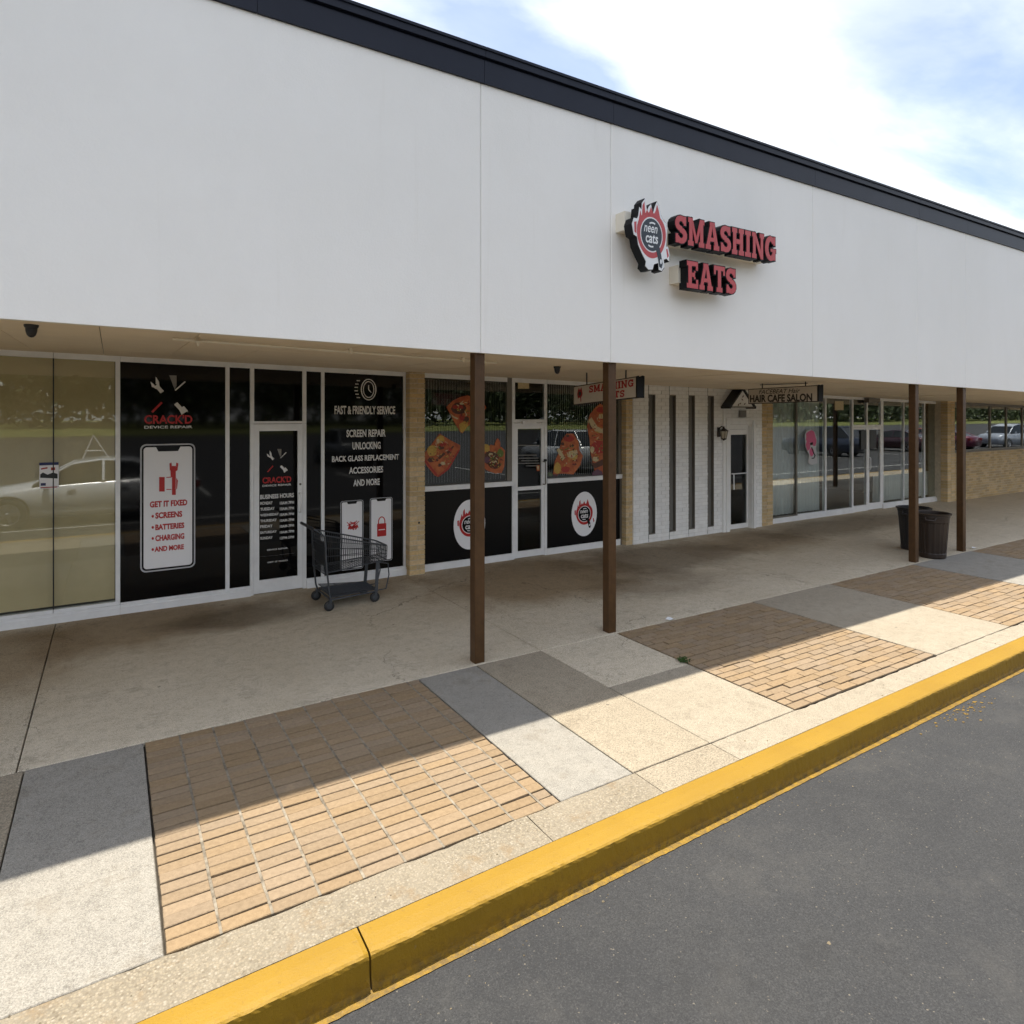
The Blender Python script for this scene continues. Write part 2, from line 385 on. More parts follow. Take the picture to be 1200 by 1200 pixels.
def STUCCO(name):
    m = bpy.data.materials.new(name); m.use_nodes = True
    nt = m.node_tree; L = nt.links; b = nt.nodes['Principled BSDF']
    b.inputs['Roughness'].default_value = 0.9; b.inputs['Specular IOR Level'].default_value = 0.25
    P = N(nt, 'ShaderNodeNewGeometry').outputs['Position']
    mp = N(nt, 'ShaderNodeMapping'); L.new(P, mp.inputs[0]); mp.inputs['Scale'].default_value = (1.0, 1.0, 0.45)
    c = MIXC(nt, NOISE(nt, mp.outputs[0], 0.9, 5, 0.6, 0.3, 0.7), (0.87, 0.845, 0.80), (0.91, 0.885, 0.845))
    mp2 = N(nt, 'ShaderNodeMapping'); L.new(P, mp2.inputs[0]); mp2.inputs['Scale'].default_value = (9, 1.0, 0.35)
    c = MIXC(nt, NOISE(nt, mp2.outputs[0], 1.0, 6, 0.6, 0.62, 0.8), c, (0.83, 0.80, 0.745))
    L.new(c, b.inputs['Base Color'])
    n1 = N(nt, 'ShaderNodeTexNoise'); L.new(P, n1.inputs['Vector']); n1.inputs['Scale'].default_value = 55; n1.inputs['Detail'].default_value = 6; n1.inputs['Roughness'].default_value = 0.7
    bp = N(nt, 'ShaderNodeBump'); bp.inputs['Strength'].default_value = 0.22; bp.inputs['Distance'].default_value = 0.01
    n2 = N(nt, 'ShaderNodeTexNoise'); L.new(P, n2.inputs['Vector']); n2.inputs['Scale'].default_value = 2.2; n2.inputs['Detail'].default_value = 3
    b2 = N(nt, 'ShaderNodeBump'); b2.inputs['Strength'].default_value = 0.18; b2.inputs['Distance'].default_value = 0.05
    L.new(n2.outputs['Fac'], b2.inputs['Height']); L.new(b2.outputs[0], bp.inputs['Normal'])
    L.new(n1.outputs['Fac'], bp.inputs['Height']); L.new(bp.outputs[0], b.inputs['Normal'])
    return m
def GLASS(name, f0, tint=(0.9, 0.93, 0.92), wav=0.0):
    m = bpy.data.materials.new(name); m.use_nodes = True
    nt = m.node_tree; L = nt.links; nt.nodes.clear()
    o = N(nt, 'ShaderNodeOutputMaterial'); mx = N(nt, 'ShaderNodeMixShader')
    t = N(nt, 'ShaderNodeBsdfTransparent'); t.inputs[0].default_value = tuple(tint) + (1,)
    g = N(nt, 'ShaderNodeBsdfGlossy'); g.inputs['Roughness'].default_value = 0.0; g.inputs['Color'].default_value = (0.97, 0.98, 0.98, 1)
    ge = N(nt, 'ShaderNodeNewGeometry')          # Schlick reflectance, the same from both sides of the sheet
    dt = N(nt, 'ShaderNodeVectorMath', operation='DOT_PRODUCT'); L.new(ge.outputs['Normal'], dt.inputs[0]); L.new(ge.outputs['Incoming'], dt.inputs[1])
    ab = N(nt, 'ShaderNodeMath', operation='ABSOLUTE'); L.new(dt.outputs['Value'], ab.inputs[0])
    iv = N(nt, 'ShaderNodeMath', operation='SUBTRACT'); iv.inputs[0].default_value = 1.0; L.new(ab.outputs[0], iv.inputs[1])
    p5 = N(nt, 'ShaderNodeMath', operation='POWER'); L.new(iv.outputs[0], p5.inputs[0]); p5.inputs[1].default_value = 5.0
    f = N(nt, 'ShaderNodeMath', operation='MULTIPLY_ADD'); L.new(p5.outputs[0], f.inputs[0]); f.inputs[1].default_value = 1 - f0; f.inputs[2].default_value = f0
    L.new(f.outputs[0], mx.inputs[0]); L.new(t.outputs[0], mx.inputs[1]); L.new(g.outputs[0], mx.inputs[2]); L.new(mx.outputs[0], o.inputs[0])
    if wav:
        P = N(nt, 'ShaderNodeNewGeometry').outputs['Position']
        n = N(nt, 'ShaderNodeTexNoise'); L.new(P, n.inputs['Vector']); n.inputs['Scale'].default_value = 1.2
        bp = N(nt, 'ShaderNodeBump'); bp.inputs['Strength'].default_value = wav; bp.inputs['Distance'].default_value = 0.02
        L.new(n.outputs['Fac'], bp.inputs['Height']); L.new(bp.outputs[0], g.inputs['Normal'])
    return m

BR = (0.42, 0.31, 0.17)
DK = (0.30, 0.26, 0.21)
M = dict(
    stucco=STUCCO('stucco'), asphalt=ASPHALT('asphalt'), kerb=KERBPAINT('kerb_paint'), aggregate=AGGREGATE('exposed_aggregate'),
    walk=CONCRETE('walk_concrete', crack=True, col=(0.50, 0.437, 0.335), dark=(0.41, 0.348, 0.252),
                  stains=[(-0.9, 7.4, 0.75, 1.15, 0.7, BR), (0.3, 7.9, 1.1, 0.9, 0.85, BR), (1.2, 7.55, 0.8, 0.45, 0.9, DK), (2.6, 8.0, 1.0, 0.5, 0.7, BR), (5.0, 7.3, 1.7, 1.3, 0.95, BR), (7.3, 7.3, 1.8, 0.9, 0.85, DK), (9.5, 7.4, 1.6, 0.9, 0.7, BR), (12.5, 7.5, 3.2, 0.7, 0.8, DK), (6.2, 6.2, 1.2, 0.6, 0.5, DK)]),
    slab=CONCRETE('pale_slab', (0.3001, 0.261, 0.2001), (0.2523, 0.2132, 0.1566)),
    coarse=CONCRETE('coarse_slab', (0.2958, 0.2523, 0.187), (0.2393, 0.2001, 0.1436), coarse=True, speck=0.4),
    grey=CONCRETE('grey_slab', (0.2517, 0.2346, 0.2023), (0.2109, 0.1976, 0.1729)),
    joint=MAT('joint_sand', (0.10, 0.085, 0.065), 0.95, var=0.5, vscale=30),
    paver=MAT('tan_paver', (0.285, 0.203, 0.120), 0.85, var=0.3, vscale=40, bump=0.5, bscale=110, rand=0.10, col2=(0.225, 0.157, 0.090)),
    bed=MAT('dark_sand_bed', (0.055, 0.042, 0.028), 0.95, var=0.55, vscale=9, col2=(0.03, 0.023, 0.015), bump=0.3, bscale=150),
    mline=MAT('pale_mortar_line', (0.30, 0.26, 0.20), 0.95, var=0.6, vscale=14, col2=(0.10, 0.08, 0.055), bump=0.3, bscale=150),
    pier=MAT('buff_brick', (0.68, 0.50, 0.27), 0.8, var=0.25, vscale=30, bump=0.3, bscale=120, rand=0.2),
    pierS=MAT('buff_brick_wall', (0.58, 0.42, 0.22), 0.8, var=0.25, vscale=30, bump=0.3, bscale=120, rand=0.22, island=True),
    mortar=MAT('mortar', (0.62, 0.53, 0.39), 0.95, var=0.25, vscale=20, bump=0.3, bscale=200),
    wbrick=MAT('white_painted_brick', (0.90, 0.89, 0.865), 0.6, var=0.1, vscale=7, bump=0.3, bscale=90, rand=0.05, island=True),
    wmortar=MAT('white_painted_mortar', (0.76, 0.745, 0.71), 0.7, var=0.12, vscale=7, bump=0.2, bscale=90),
    wpaint=MAT('white_paint', (0.85, 0.84, 0.815), 0.5, var=0.08, vscale=5),
    trim=MAT('navy_coping', (0.006, 0.0085, 0.019), 0.45, var=0.35, vscale=2.5, col2=(0.009, 0.012, 0.024), spec=0.28),
    soffit=MAT('cream_soffit', (0.84, 0.715, 0.53), 0.75, var=0.1, vscale=1.2, bump=0.08, bscale=60),
    alu=MAT('pale_aluminium', (0.85, 0.85, 0.85), 0.42, metal=0.1, var=0.12, vscale=4),
    bronze=MAT('dull_mullion', (0.20, 0.18, 0.15), 0.5, metal=0.3, var=0.15, vscale=6),
    darkmul=MAT('dark_gasket', (0.012, 0.012, 0.013), 0.5),
    post=MAT('brown_steel', (0.085, 0.042, 0.016), 0.42, var=0.25, vscale=14, col2=(0.062, 0.031, 0.012), spec=0.3),
    vinyl=MAT('black_vinyl', (0.0035, 0.0035, 0.0037), 0.04, spec=0.3),
    vinylm=MAT('black_panel', (0.004, 0.004, 0.0045), 0.3, spec=0.22),
    glassA=GLASS('glass_covered', 0.06), glassD=GLASS('glass_dark', 0.035, (0.55, 0.57, 0.57)), glassB=GLASS('glass_shop', 0.06, wav=0.01), glassC=GLASS('glass_salon', 0.12, (0.88, 0.91, 0.9), wav=0.01),
    paper=MAT('beige_paper', (0.80, 0.605, 0.35), 0.8, var=0.12, vscale=2.2, bump=0.12, bscale=4),
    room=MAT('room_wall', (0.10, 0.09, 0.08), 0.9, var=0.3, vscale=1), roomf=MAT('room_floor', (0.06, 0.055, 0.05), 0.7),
    blind=MAT('blind', (0.74, 0.72, 0.66), 0.8), curtain=MAT('white_curtain', (0.82, 0.84, 0.84), 0.85, var=0.1, vscale=6),
    white=MAT('print_white', (0.84, 0.83, 0.84), 0.45), lgrey=MAT('print_silver', (0.50, 0.50, 0.52), 0.4),
    text=MAT('print_offwhite', (0.72, 0.71, 0.69), 0.5), red=MAT('print_red', (0.46, 0.012, 0.012), 0.45),
    signred=MAT('sign_red', (0.50, 0.055, 0.06), 0.42, var=0.08, vscale=10), black=MAT('sign_black', (0.004, 0.004, 0.005), 0.5, spec=0.2),
    signnavy=MAT('sign_navy', (0.012, 0.022, 0.034), 0.4), signwhite=MAT('sign_white', (0.78, 0.78, 0.78), 0.4),
    cream=MAT('cream_metal', (0.80, 0.74, 0.62), 0.5, var=0.06, vscale=4), signface=MAT('sign_face', (0.55, 0.48, 0.39), 0.5, var=0.08, vscale=6),
    signdark=MAT('sign_lettering_dark', (0.03, 0.022, 0.016), 0.6), signred2=MAT('sign_lettering_red', (0.33, 0.012, 0.014), 0.5),
    plastic=MAT('black_plastic', (0.008, 0.008, 0.009), 0.35), rubber=MAT('rubber', (0.02, 0.02, 0.02), 0.7),
    wire=MAT('cart_steel', (0.06, 0.066, 0.074), 0.42, metal=0.6, var=0.2, vscale=20), cartgrey=MAT('cart_grey', (0.07, 0.076, 0.085), 0.5, metal=0.3, var=0.2, vscale=15),
    bin=MAT('brown_bin', (0.026, 0.0135, 0.007), 0.48, var=0.3, vscale=8), binb=MAT('black_bin', (0.010, 0.009, 0.010), 0.5, var=0.2, vscale=8), orange=MAT('tray_orange', (0.55, 0.16, 0.045), 0.5, var=0.5, vscale=9, col2=(0.33, 0.06, 0.018)),
    yel=MAT('food_yellow', (0.60, 0.38, 0.07), 0.5, var=0.3, vscale=40), brn=MAT('food_brown', (0.10, 0.032, 0.014), 0.5, var=0.4, vscale=40),
    crm=MAT('food_cream', (0.62, 0.50, 0.28), 0.5, var=0.2, vscale=40), grn=MAT('food_green', (0.13, 0.20, 0.03), 0.5, var=0.3, vscale=40),
    rdf=MAT('food_red', (0.42, 0.035, 0.02), 0.5, var=0.3, vscale=40), pur=MAT('food_purple', (0.12, 0.05, 0.08), 0.5),
    pink=MAT('print_pink', (0.62, 0.09, 0.22), 0.5), blue=MAT('print_blue', (0.02, 0.03, 0.11), 0.5),
    linew=MAT('road_paint_white', (0.55, 0.55, 0.53), 0.7, var=0.3, vscale=8), grass=MAT('grass', (0.10, 0.14, 0.025), 0.9, var=0.4, vscale=1.5, col2=(0.15, 0.14, 0.04)),
    paint=MAT('car_paint', (0.5, 0.5, 0.5), 0.28, metal=0.25, coat=0.6, objcol=True), carglass=MAT('car_glass', (0.01, 0.012, 0.014), 0.05),
    rim=MAT('wheel_rim', (0.55, 0.55, 0.56), 0.3, metal=0.7), lamp=MAT('car_lamp', (0.5, 0.5, 0.48), 0.15), tail=MAT('tail_lamp', (0.25, 0.01, 0.01), 0.2),
    bark=MAT('bark', (0.07, 0.05, 0.035), 0.9), leaf=MAT('leaf', (0.045, 0.065, 0.02), 0.7, rand=0.45, island=True), leafr=MAT('leaf_red', (0.10, 0.035, 0.03), 0.7, rand=0.4, island=True),
    brass=MAT('lamp_bronze', (0.03, 0.022, 0.016), 0.4, metal=0.5), lampglass=MAT('lamp_glass', (0.45, 0.40, 0.30), 0.2), slot=MAT('slot_grey', (0.22, 0.21, 0.19), 0.55, var=0.15, vscale=3),
    scrap=MAT('paper_scrap', (0.75, 0.75, 0.75), 0.8), weed=MAT('weed', (0.05, 0.10, 0.02), 0.7), grit=MAT('grit', (0.20, 0.16, 0.10), 0.9, rand=0.5, island=True),
)

# ================================================================== the ground
def sheet(name, x0, x1, y0, y1, z, mat, label=None, parent=None, **k):
    mb = MB().add([(x0, y0, z), (x1, y0, z), (x1, y1, z), (x0, y1, z)], [(0, 1, 2, 3)])
    return obj(name, mb, mat, parent, **k)
def ground(name, o, label, cat):
    return tag(o, label, cat, None, 'structure')
ground('road', sheet('road', -300, 400, -300, 300, -0.15, M['asphalt']), 'grey asphalt road surface with pale specks beside the yellow kerb', 'road')
SK = 0.011     # the kerb runs very slightly askew to the shopfronts
KB = thing('kerb', (0, 2.6, -0.15), 'yellow painted concrete kerb along the edge of the asphalt', 'kerb', kind='structure')
def kerb(x0, x1, step):
    prof = [(2.705, -0.15), (2.705, -0.002), (2.64, 0.001), (2.57, 0.0), (2.549, -0.0025), (2.540, -0.009), (2.5365, -0.022), (2.533, -0.09), (2.531, -0.125), (2.524, -0.1495)]
    n = max(2, int((x1 - x0) / step)); vs = []; fs = []; m = len(prof)
    rr = random.Random(int(x0 * 100) + 5)
    jj = 0; j2 = 0
    for i in range(n + 1):
        x = x0 + (x1 - x0) * i / n
        jj = 0.7 * jj + rr.gauss(0, 0.0006); j2 = 0.9 * j2 + rr.gauss(0, 0.0004)
        for k, (y, z) in enumerate(prof):
            dy = SK * x + j2; dz = 0
            if 4 <= k <= 6: dy += jj + rr.gauss(0, 0.0008); dz = rr.gauss(0, 0.0007) - abs(jj) * 0.5 * (k < 6)
            if k >= 7: dy += rr.gauss(0, 0.0006)
            if k == 1: dz = -0.001
            e = min(i, n - i)
            if e == 0 and 2 <= k <= 7: dy += 0.006; dz -= 0.006
            vs.append((x, y + dy, z + dz))
    for i in range(n):
        for k in range(m - 1):
            fs.append((i * m + k, i * m + k + 1, (i + 1) * m + k + 1, (i + 1) * m + k))
    fs.append(tuple(range(m - 1, -1, -1))); fs.append(tuple(n * m + k for k in range(m)))
    return MB().add(vs, fs, 0, False)
for a, b, st in ((-9, -2.25, 0.2), (-2.244, 0.896, 0.02), (0.904, 8.4, 0.025), (8.41, 16.0, 0.06), (16.01, 34, 0.2)):
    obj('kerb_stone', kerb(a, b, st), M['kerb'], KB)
def ragged():   # paint that ran onto the asphalt at the foot of the kerb
    mb = MB(); x = -9.0; rr = random.Random(3)
    vs = []; 
    while x < 34:
        st = 0.03 if x < 9 else 0.3
        vs.append((x, 2.536 + SK * x, -0.146)); vs.append((x, 2.482 + SK * x + rr.gauss(0, 0.0012) + 0.003 * math.sin(x * 2.1) , -0.146))
        x += st
    n = len(vs) // 2
    return mb.add(vs, [(2 * i, 2 * i + 1, 2 * i + 3, 2 * i + 2) for i in range(n - 1)])
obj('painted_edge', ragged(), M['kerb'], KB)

mb = MB(); rr = random.Random(21)
for i in range(70):                      # drips of kerb paint on the asphalt
    x = 5.75 + rr.gauss(0, 0.22); y = 2.45 + SK * x - abs(rr.gauss(0, 0.06)); s = abs(rr.gauss(0, 0.006)) + 0.002
    mb.add([(x + s * rr.uniform(.6, 1.6) * math.cos(k * 1.05), y + s * rr.uniform(.5, 1.1) * math.sin(k * 1.05), -0.1465) for k in range(6)], [(0, 1, 2, 3, 4, 5)])
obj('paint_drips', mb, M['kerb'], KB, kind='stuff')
SW = thing('sidewalk', (0, 5.5, 0), 'shaded concrete walkway of large slabs in front of the shops', 'sidewalk', kind='structure')
mb = MB(); mb.hexa([(-9, 2.69 - SK * 9, -0.15), (34, 2.69 + SK * 34, -0.15), (34, 8.7, -0.15), (-9, 8.7, -0.15), (-9, 2.71 - SK * 9, -0.03), (34, 2.71 + SK * 34, -0.03), (34, 8.7, -0.03), (-9, 8.7, -0.03)])
obj('bed', mb, M['joint'], SW)
def slab(x0, x1, y0, y1, mat, g=0.004, parent=SW, name='slab'):
    mb = MB(); z = random.uniform(-0.002, 0.001); c = 0.004
    a0, a1, b0, b1 = x0 + g, x1 - g, y0 + g, y1 - g
    vs = [(a0, b0, -0.04), (a1, b0, -0.04), (a1, b1, -0.04), (a0, b1, -0.04), (a0, b0, z - c), (a1, b0, z - c), (a1, b1, z - c), (a0, b1, z - c),
          (a0 + c, b0 + c, z), (a1 - c, b0 + c, z), (a1 - c, b1 - c, z), (a0 + c, b1 - c, z)]
    fs = [(0, 1, 5, 4), (1, 2, 6, 5), (2, 3, 7, 6), (3, 0, 4, 7), (4, 5, 9, 8), (5, 6, 10, 9), (6, 7, 11, 10), (7, 4, 8, 11), (8, 9, 10, 11)]
    return obj(name, mb.add(vs, fs), mat, parent)
xs = [-9, -4.4, -0.5, 3.42, 7.8, 11.8, 15.7, 19.6, 24, 34]
for i in range(len(xs) - 1):
    slab(xs[i], xs[i + 1], 5.0, 8.62, M['walk'], 0.0045)
for x0, x1, y0, y1, m in ((-9, -4.4, 3.0, 5.0, 'coarse'), (-4.4, -0.46, 3.0, 5.0, 'coarse'), (-0.46, 0.185, 2.985, 5.0, 'grey'), (2.178, 2.73, 2.985, 5.0, 'grey'),
                          (2.73, 3.42, 2.99, 5.0, 'coarse'), (3.42, 4.345, 4.04, 5.0, 'walk'), (3.42, 4.345, 2.99, 4.04, 'slab'), (6.445, 7.975, 2.99, 5.0, 'slab'),
                          (10.06, 11.85, 3.0, 5.0, 'grey'), (13.95, 15.8, 3.0, 5.0, 'slab'), (15.8, 19.6, 3.0, 5.0, 'walk'), (19.6, 26, 3.0, 5.0, 'slab'), (26, 34, 3.0, 5.0, 'slab')):
    slab(x0, x1, y0, y1, M[m])
ax = [-9, -4, -0.9, 1.94, 2.74, 3.42, 5.3, 9.0, 13, 18, 25, 34]
for i in range(len(ax) - 1):
    x0, x1 = ax[i] + 0.002, ax[i + 1] - 0.002
    mb = MB(); z = -0.001
    n = max(3, int((x1 - x0) / 0.06)); vs = []; rr = random.Random(i)
    for k in range(n + 1):
        x = x0 + (x1 - x0) * k / n
        inpan = any(a < x < b for a, b in ((0.19, 2.17), (4.35, 6.44), (7.98, 10.06), (11.85, 13.95)))
        yb = (2.978 if inpan else 2.985) + (rr.gauss(0, 0.0035) if inpan else rr.gauss(0, 0.0015))
        vs += [(x, 2.706 + SK * x, -0.04), (x, 2.706 + SK * x, z), (x, yb - 0.004, z + rr.gauss(0, 0.0008)), (x, yb, z - 0.004), (x, yb, -0.04)]
    fs = [(5 * k + j, 5 * k + j + 1, 5 * k + j + 6, 5 * k + j + 5) for k in range(n) for j in range(4)]
    obj('aggregate_strip', mb.add(vs, [f[::-1] for f in fs]), M['aggregate'] if x0 < 2.5 else M['coarse'] if x0 < 3 else M['slab'], SW)

def paver_mesh(l, w, h, c=0.004, seed=0):
    rr = random.Random(seed); j = lambda: rr.uniform(-0.0012, 0.0012)
    a, b = l / 2, w / 2
    q = [(-a, -b), (a, -b), (a, b), (-a, b)]
    vs = [(x, y, -h) for x, y in q] + [(x + j(), y + j(), -c) for x, y in q] + [((abs(x) - c) * (1 if x > 0 else -1) + j(), (abs(y) - c) * (1 if y > 0 else -1) + j(), 0) for x, y in q]
    fs = [(0, 1, 5, 4), (1, 2, 6, 5), (2, 3, 7, 6), (3, 0, 4, 7), (4, 5, 9, 8), (5, 6, 10, 9), (6, 7, 11, 10), (7, 4, 8, 11), (8, 9, 10, 11)]
    return MB().add(vs, fs).mesh('brick', M['paver'])
def paving(x0, x1, y0, y1, stack, label, rows, cols, half=False):
    p = thing('brick_paving', ((x0 + x1) / 2, (y0 + y1) / 2, 0), label, 'paving', kind='structure')
    obj('bed', MB().box(x0, x1, y0, y1, -0.055, -0.013), M['bed'], p)
    ph = (y1 - y0) / rows; pl = (x1 - x0) / (cols + (0.5 if half else 0))
    gx, gy = (0.010, 0.0075) if stack else (0.009, 0.009)
    full = [paver_mesh(pl - gx, ph - gy, 0.03, 0.003, seed=s) for s in range(6)]
    hf = [paver_mesh(pl / 2 - gx, ph - gy, 0.03, 0.003, seed=s + 9) for s in range(3)]
    if stack:
        for c in range(1, cols + 1): obj('mortar_line', MB().box(x0 + c * pl - 0.0065, x0 + c * pl + 0.0065, y0, y1, -0.03, -0.0016), M['mline'], p)
    n = 0
    for r in range(rows):
        y = y0 + (r + 0.5) * ph
        spans = []
        if stack:
            spans = [(x0 + c * pl, x0 + (c + 1) * pl) for c in range(cols)] + ([(x1 - pl / 2, x1)] if half else [])
        else:
            o = (r % 2) * pl / 2; x = x0
            if o: spans.append((x, x + o)); x += o
            while x + pl <= x1 + 1e-4: spans.append((x, x + pl)); x += pl
            if x < x1 - 0.02: spans.append((x, x1))
        for a, b in spans:
            me = random.choice(full if b - a > pl * 0.75 else hf)
            n += 1
            inst('brick', me, ((a + b) / 2 + random.gauss(0, 0.0005), y + random.gauss(0, 0.0016), random.gauss(-0.001, 0.0016)), p,
                 (random.gauss(0, 0.006), random.gauss(0, 0.004), random.gauss(0, 0.0035)))
    return p
paving(0.188, 2.175, 2.984, 4.995, True, 'nearest tan brick paving panel, bricks stacked in straight columns', 26, 9, True)
paving(4.355, 6.435, 3.0, 4.99, False, 'tan brick paving panel between the second post and the pale slabs', 24, 10)
paving(7.985, 10.05, 3.0, 4.99, False, 'tan brick paving panel in front of the brown bins', 21, 10)
paving(11.86, 13.94, 3.0, 4.99, False, 'farthest tan brick paving panel at the right edge of the picture', 21, 10)

# ================================================================== the building
B = thing('strip_mall_building', (9, 8.3, 0), 'long low row of shops with white stucco fascia, brown posts and dark coping', 'building')
def z5(x): return 2.785 - 0.0115 * x
def z8(x): return 2.855 - 0.0165 * x
def soff(x, y):
    t = (y - 5.0) / 3.4
    return z5(x) * (1 - t) + z8(x) * t + 0.006
FJ = [-8, -2.3, 2.765, 4.255, 7.6, 10.16, 11.67, 15.3, 18.3, 21.6, 24.9, 28.5, 32]
for i in range(len(FJ) - 1):
    a, b = FJ[i] + 0.0018, FJ[i + 1] - 0.0018
    c = 0.009
    vs = [(a + c, 4.98, z5(a)), (b - c, 4.98, z5(b)), (b - c, 4.98, 5.16), (a + c, 4.98, 5.16), (a, 4.986, z5(a)), (b, 4.986, z5(b)), (b, 4.986, 5.16), (a, 4.986, 5.16),
          (a, 5.022, z5(a)), (b, 5.022, z5(b)), (b, 5.022, 5.16), (a, 5.022, 5.16)]
    fs = [(0, 1, 2, 3), (1, 5, 6, 2), (4, 0, 3, 7), (5, 9, 10, 6), (8, 4, 7, 11), (0, 4, 5, 1), (4, 8, 9, 5), (9, 8, 11, 10)]
    obj('fascia_panel', MB().add(vs, fs), M['stucco'], B)
obj('fascia_backing', MB().slope(-8, 32, 5.023, 5.028, z5(-8) + 0.004, z5(32) + 0.004, 5.3, 5.3), M['wmortar'], B)
CJ = [-8, -2.4, 0.9, 2.79, 4.27, 7.62, 10.18, 11.69, 15.3, 18.3, 21.6, 24.9, 28.5, 32]
for i in range(len(CJ) - 1):
    a, b = CJ[i] + 0.0015, CJ[i + 1] - 0.0015
    j = random.uniform(-0.0006, 0.0006)
    mb = MB()
    for (y0, za, zb) in ((4.958, 5.125, 5.325), (4.972, 5.325, 5.345), (4.935, 5.345, 5.405), (4.922, 5.405, 5.428)):
        mb.box(a, b, y0 + j, 5.3, za, zb)
    obj('coping', mb, M['trim'], B)
obj('roof_deck', MB().box(-8, 32, 5.32, 26, 4.95, 5.1), M['trim'], B)
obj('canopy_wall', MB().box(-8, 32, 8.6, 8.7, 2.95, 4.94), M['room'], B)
# soffit boards
sx = [-8 + 0.61 * i for i in range(66)]
ys = [5.06, 6.26, 7.46, 8.55]
SB = None
for i in range(len(sx) - 1):
    for j in range(3):
        a, b, c, d = sx[i] + 0.0025, sx[i + 1] - 0.0025, ys[j] + 0.0025, ys[j + 1] - 0.0025
        jj = random.gauss(0, 0.0012)
        q = [(a, c), (b, c), (b, d), (a, d)]
        mb = MB().hexa([(x, y, soff(x, y) + jj) for x, y in q] + [(x, y, soff(x, y) + 0.012) for x, y in q])
        obj('soffit_board', mb, M['soffit'], B)
mb = MB()
for i in range(80):
    for j in range(4):
        xa, ya = -8 + 0.5 * i, 5.03 + 0.89 * j; q = [(xa, ya), (xa + 0.5, ya), (xa + 0.5, ya + 0.89), (xa, ya + 0.89)]
        mb.add([(x, y, soff(x, y) + 0.014) for x, y in q], [(3, 2, 1, 0)])
obj('soffit_backing', mb, M['bronze'], B)
q = [(-8, 5.024), (32, 5.024), (32, 5.058), (-8, 5.058)]
obj('soffit_edge', MB().hexa([(x, y, z5(x) + 0.002) for x, y in q] + [(x, y, z5(x) + 0.0125) for x, y in q]), M['cream'], B)
for px in (2.735, 4.27, 10.215, 11.695, 19.0):
    obj('post', MB().bbox(px, px + 0.1, 5.03, 5.13, -0.002, soff(px, 5.05) + 0.004, 0.006), M['post'], B)

# ---- brick piers, single bricks
CRS = 0.0677
def brick_mesh(l, d, h, mat, c=0.003, name='brick'):
    a, b, e = l / 2, d / 2, h / 2
    mb = MB()
    xs = [(-a, -b + c), (-a + c, -b), (a - c, -b), (a, -b + c), (a, b), (-a, b)]
    vs = [(x, y, -e) for x, y in xs] + [(x, y, e) for x, y in xs]
    n = 6
    fs = [(i, (i + 1) % n, n + (i + 1) % n, n + i) for i in range(n)] + [tuple(range(n - 1, -1, -1)), tuple(range(n, 2 * n))]
    return mb.add(vs, fs).mesh(name, mat)
_bm = {}
def bm(l, d, mat):
    k = (round(l, 3), round(d, 3), mat.name)
    if k not in _bm: _bm[k] = brick_mesh(l, d, CRS - 0.0105, mat)
    return _bm[k]
def pier(x0, x1, yf, yb, top=2.9):
    p = obj('brick_pier', MB().box(x0 + 0.007, x1 - 0.007, yf + 0.007, yb, 0, top), M['mortar'], B)
    w = x1 - x0; r = 0; z = 0.004
    full = 0.2
    while z < top - 0.05:
        if r % 2 == 0: sp = [(x0, x0 + full - 0.01), (x0 + full, x1)] if w > full + 0.04 else [(x0, x1)]
        else: sp = [(x0, x1 - full), (x1 - full + 0.01, x1)] if w > full + 0.04 else [(x0, x0 + w / 2 - 0.005), (x0 + w / 2 + 0.005, x1)]
        for a, b in sp:
            inst('brick', bm(b - a, 0.16, M['pier']), ((a + b) / 2, yf + 0.08 + random.gauss(0, 0.0012), z + CRS / 2), p)
        z += CRS; r += 1
    return p
pier(3.47, 3.70, 8.26, 8.56); pier(7.40, 7.545, 8.27, 8.56); pier(10.935, 11.30, 8.27, 8.56); pier(18.02, 18.40, 8.10, 8.56)
obj('hole_plate', MB().lathe([(0.0, -0.004), (0.012, -0.004), (0.016, 0.0)], (3.61, 8.258, 0.72), 10, axis='y'), M['plastic'], B)

# ---- joined brickwork
def brickwork(mb, x0, x1, z0, z1, yf, depth=0.05, lb=0.205, ph=0.0):
    r0 = int(math.floor(z0 / CRS)); z = r0 * CRS; r = r0
    while z < z1 - 0.01:
        za, zb = max(z + 0.005, z0), min(z + CRS - 0.005, z1)
        if zb - za > 0.012:
            x = math.floor(x0 / lb) * lb + (lb / 2 if r % 2 else 0) - lb + ph
            while x < x1:
                a, b = max(x + 0.005, x0), min(x + lb - 0.005, x1)
                if b - a > 0.015:
                    y = yf + random.gauss(0, 0.0012)
                    vs = [(a, y, za), (b, y, za), (b, y, zb), (a, y, zb), (a - 0.002, yf + depth, za - 0.002), (b + 0.002, yf + depth, za - 0.002), (b + 0.002, yf + depth, zb + 0.002), (a - 0.002, yf + depth, zb + 0.002)]
                    mb.add(vs, [(0, 1, 2, 3), (1, 5, 6, 2), (4, 0, 3, 7), (3, 2, 6, 7), (4, 5, 1, 0)])
                x += lb
        z += CRS; r += 1
WX0, WX1, WY = 7.548, 10.93, 8.25
SLOTS = [(7.905, 8.05), (8.40, 8.55), (8.885, 9.035), (9.385, 9.54)]
DX0, DX1, DZ = 9.955, 10.645, 2.02
WW = obj('white_brick_wall', MB(), M['wmortar'], B)
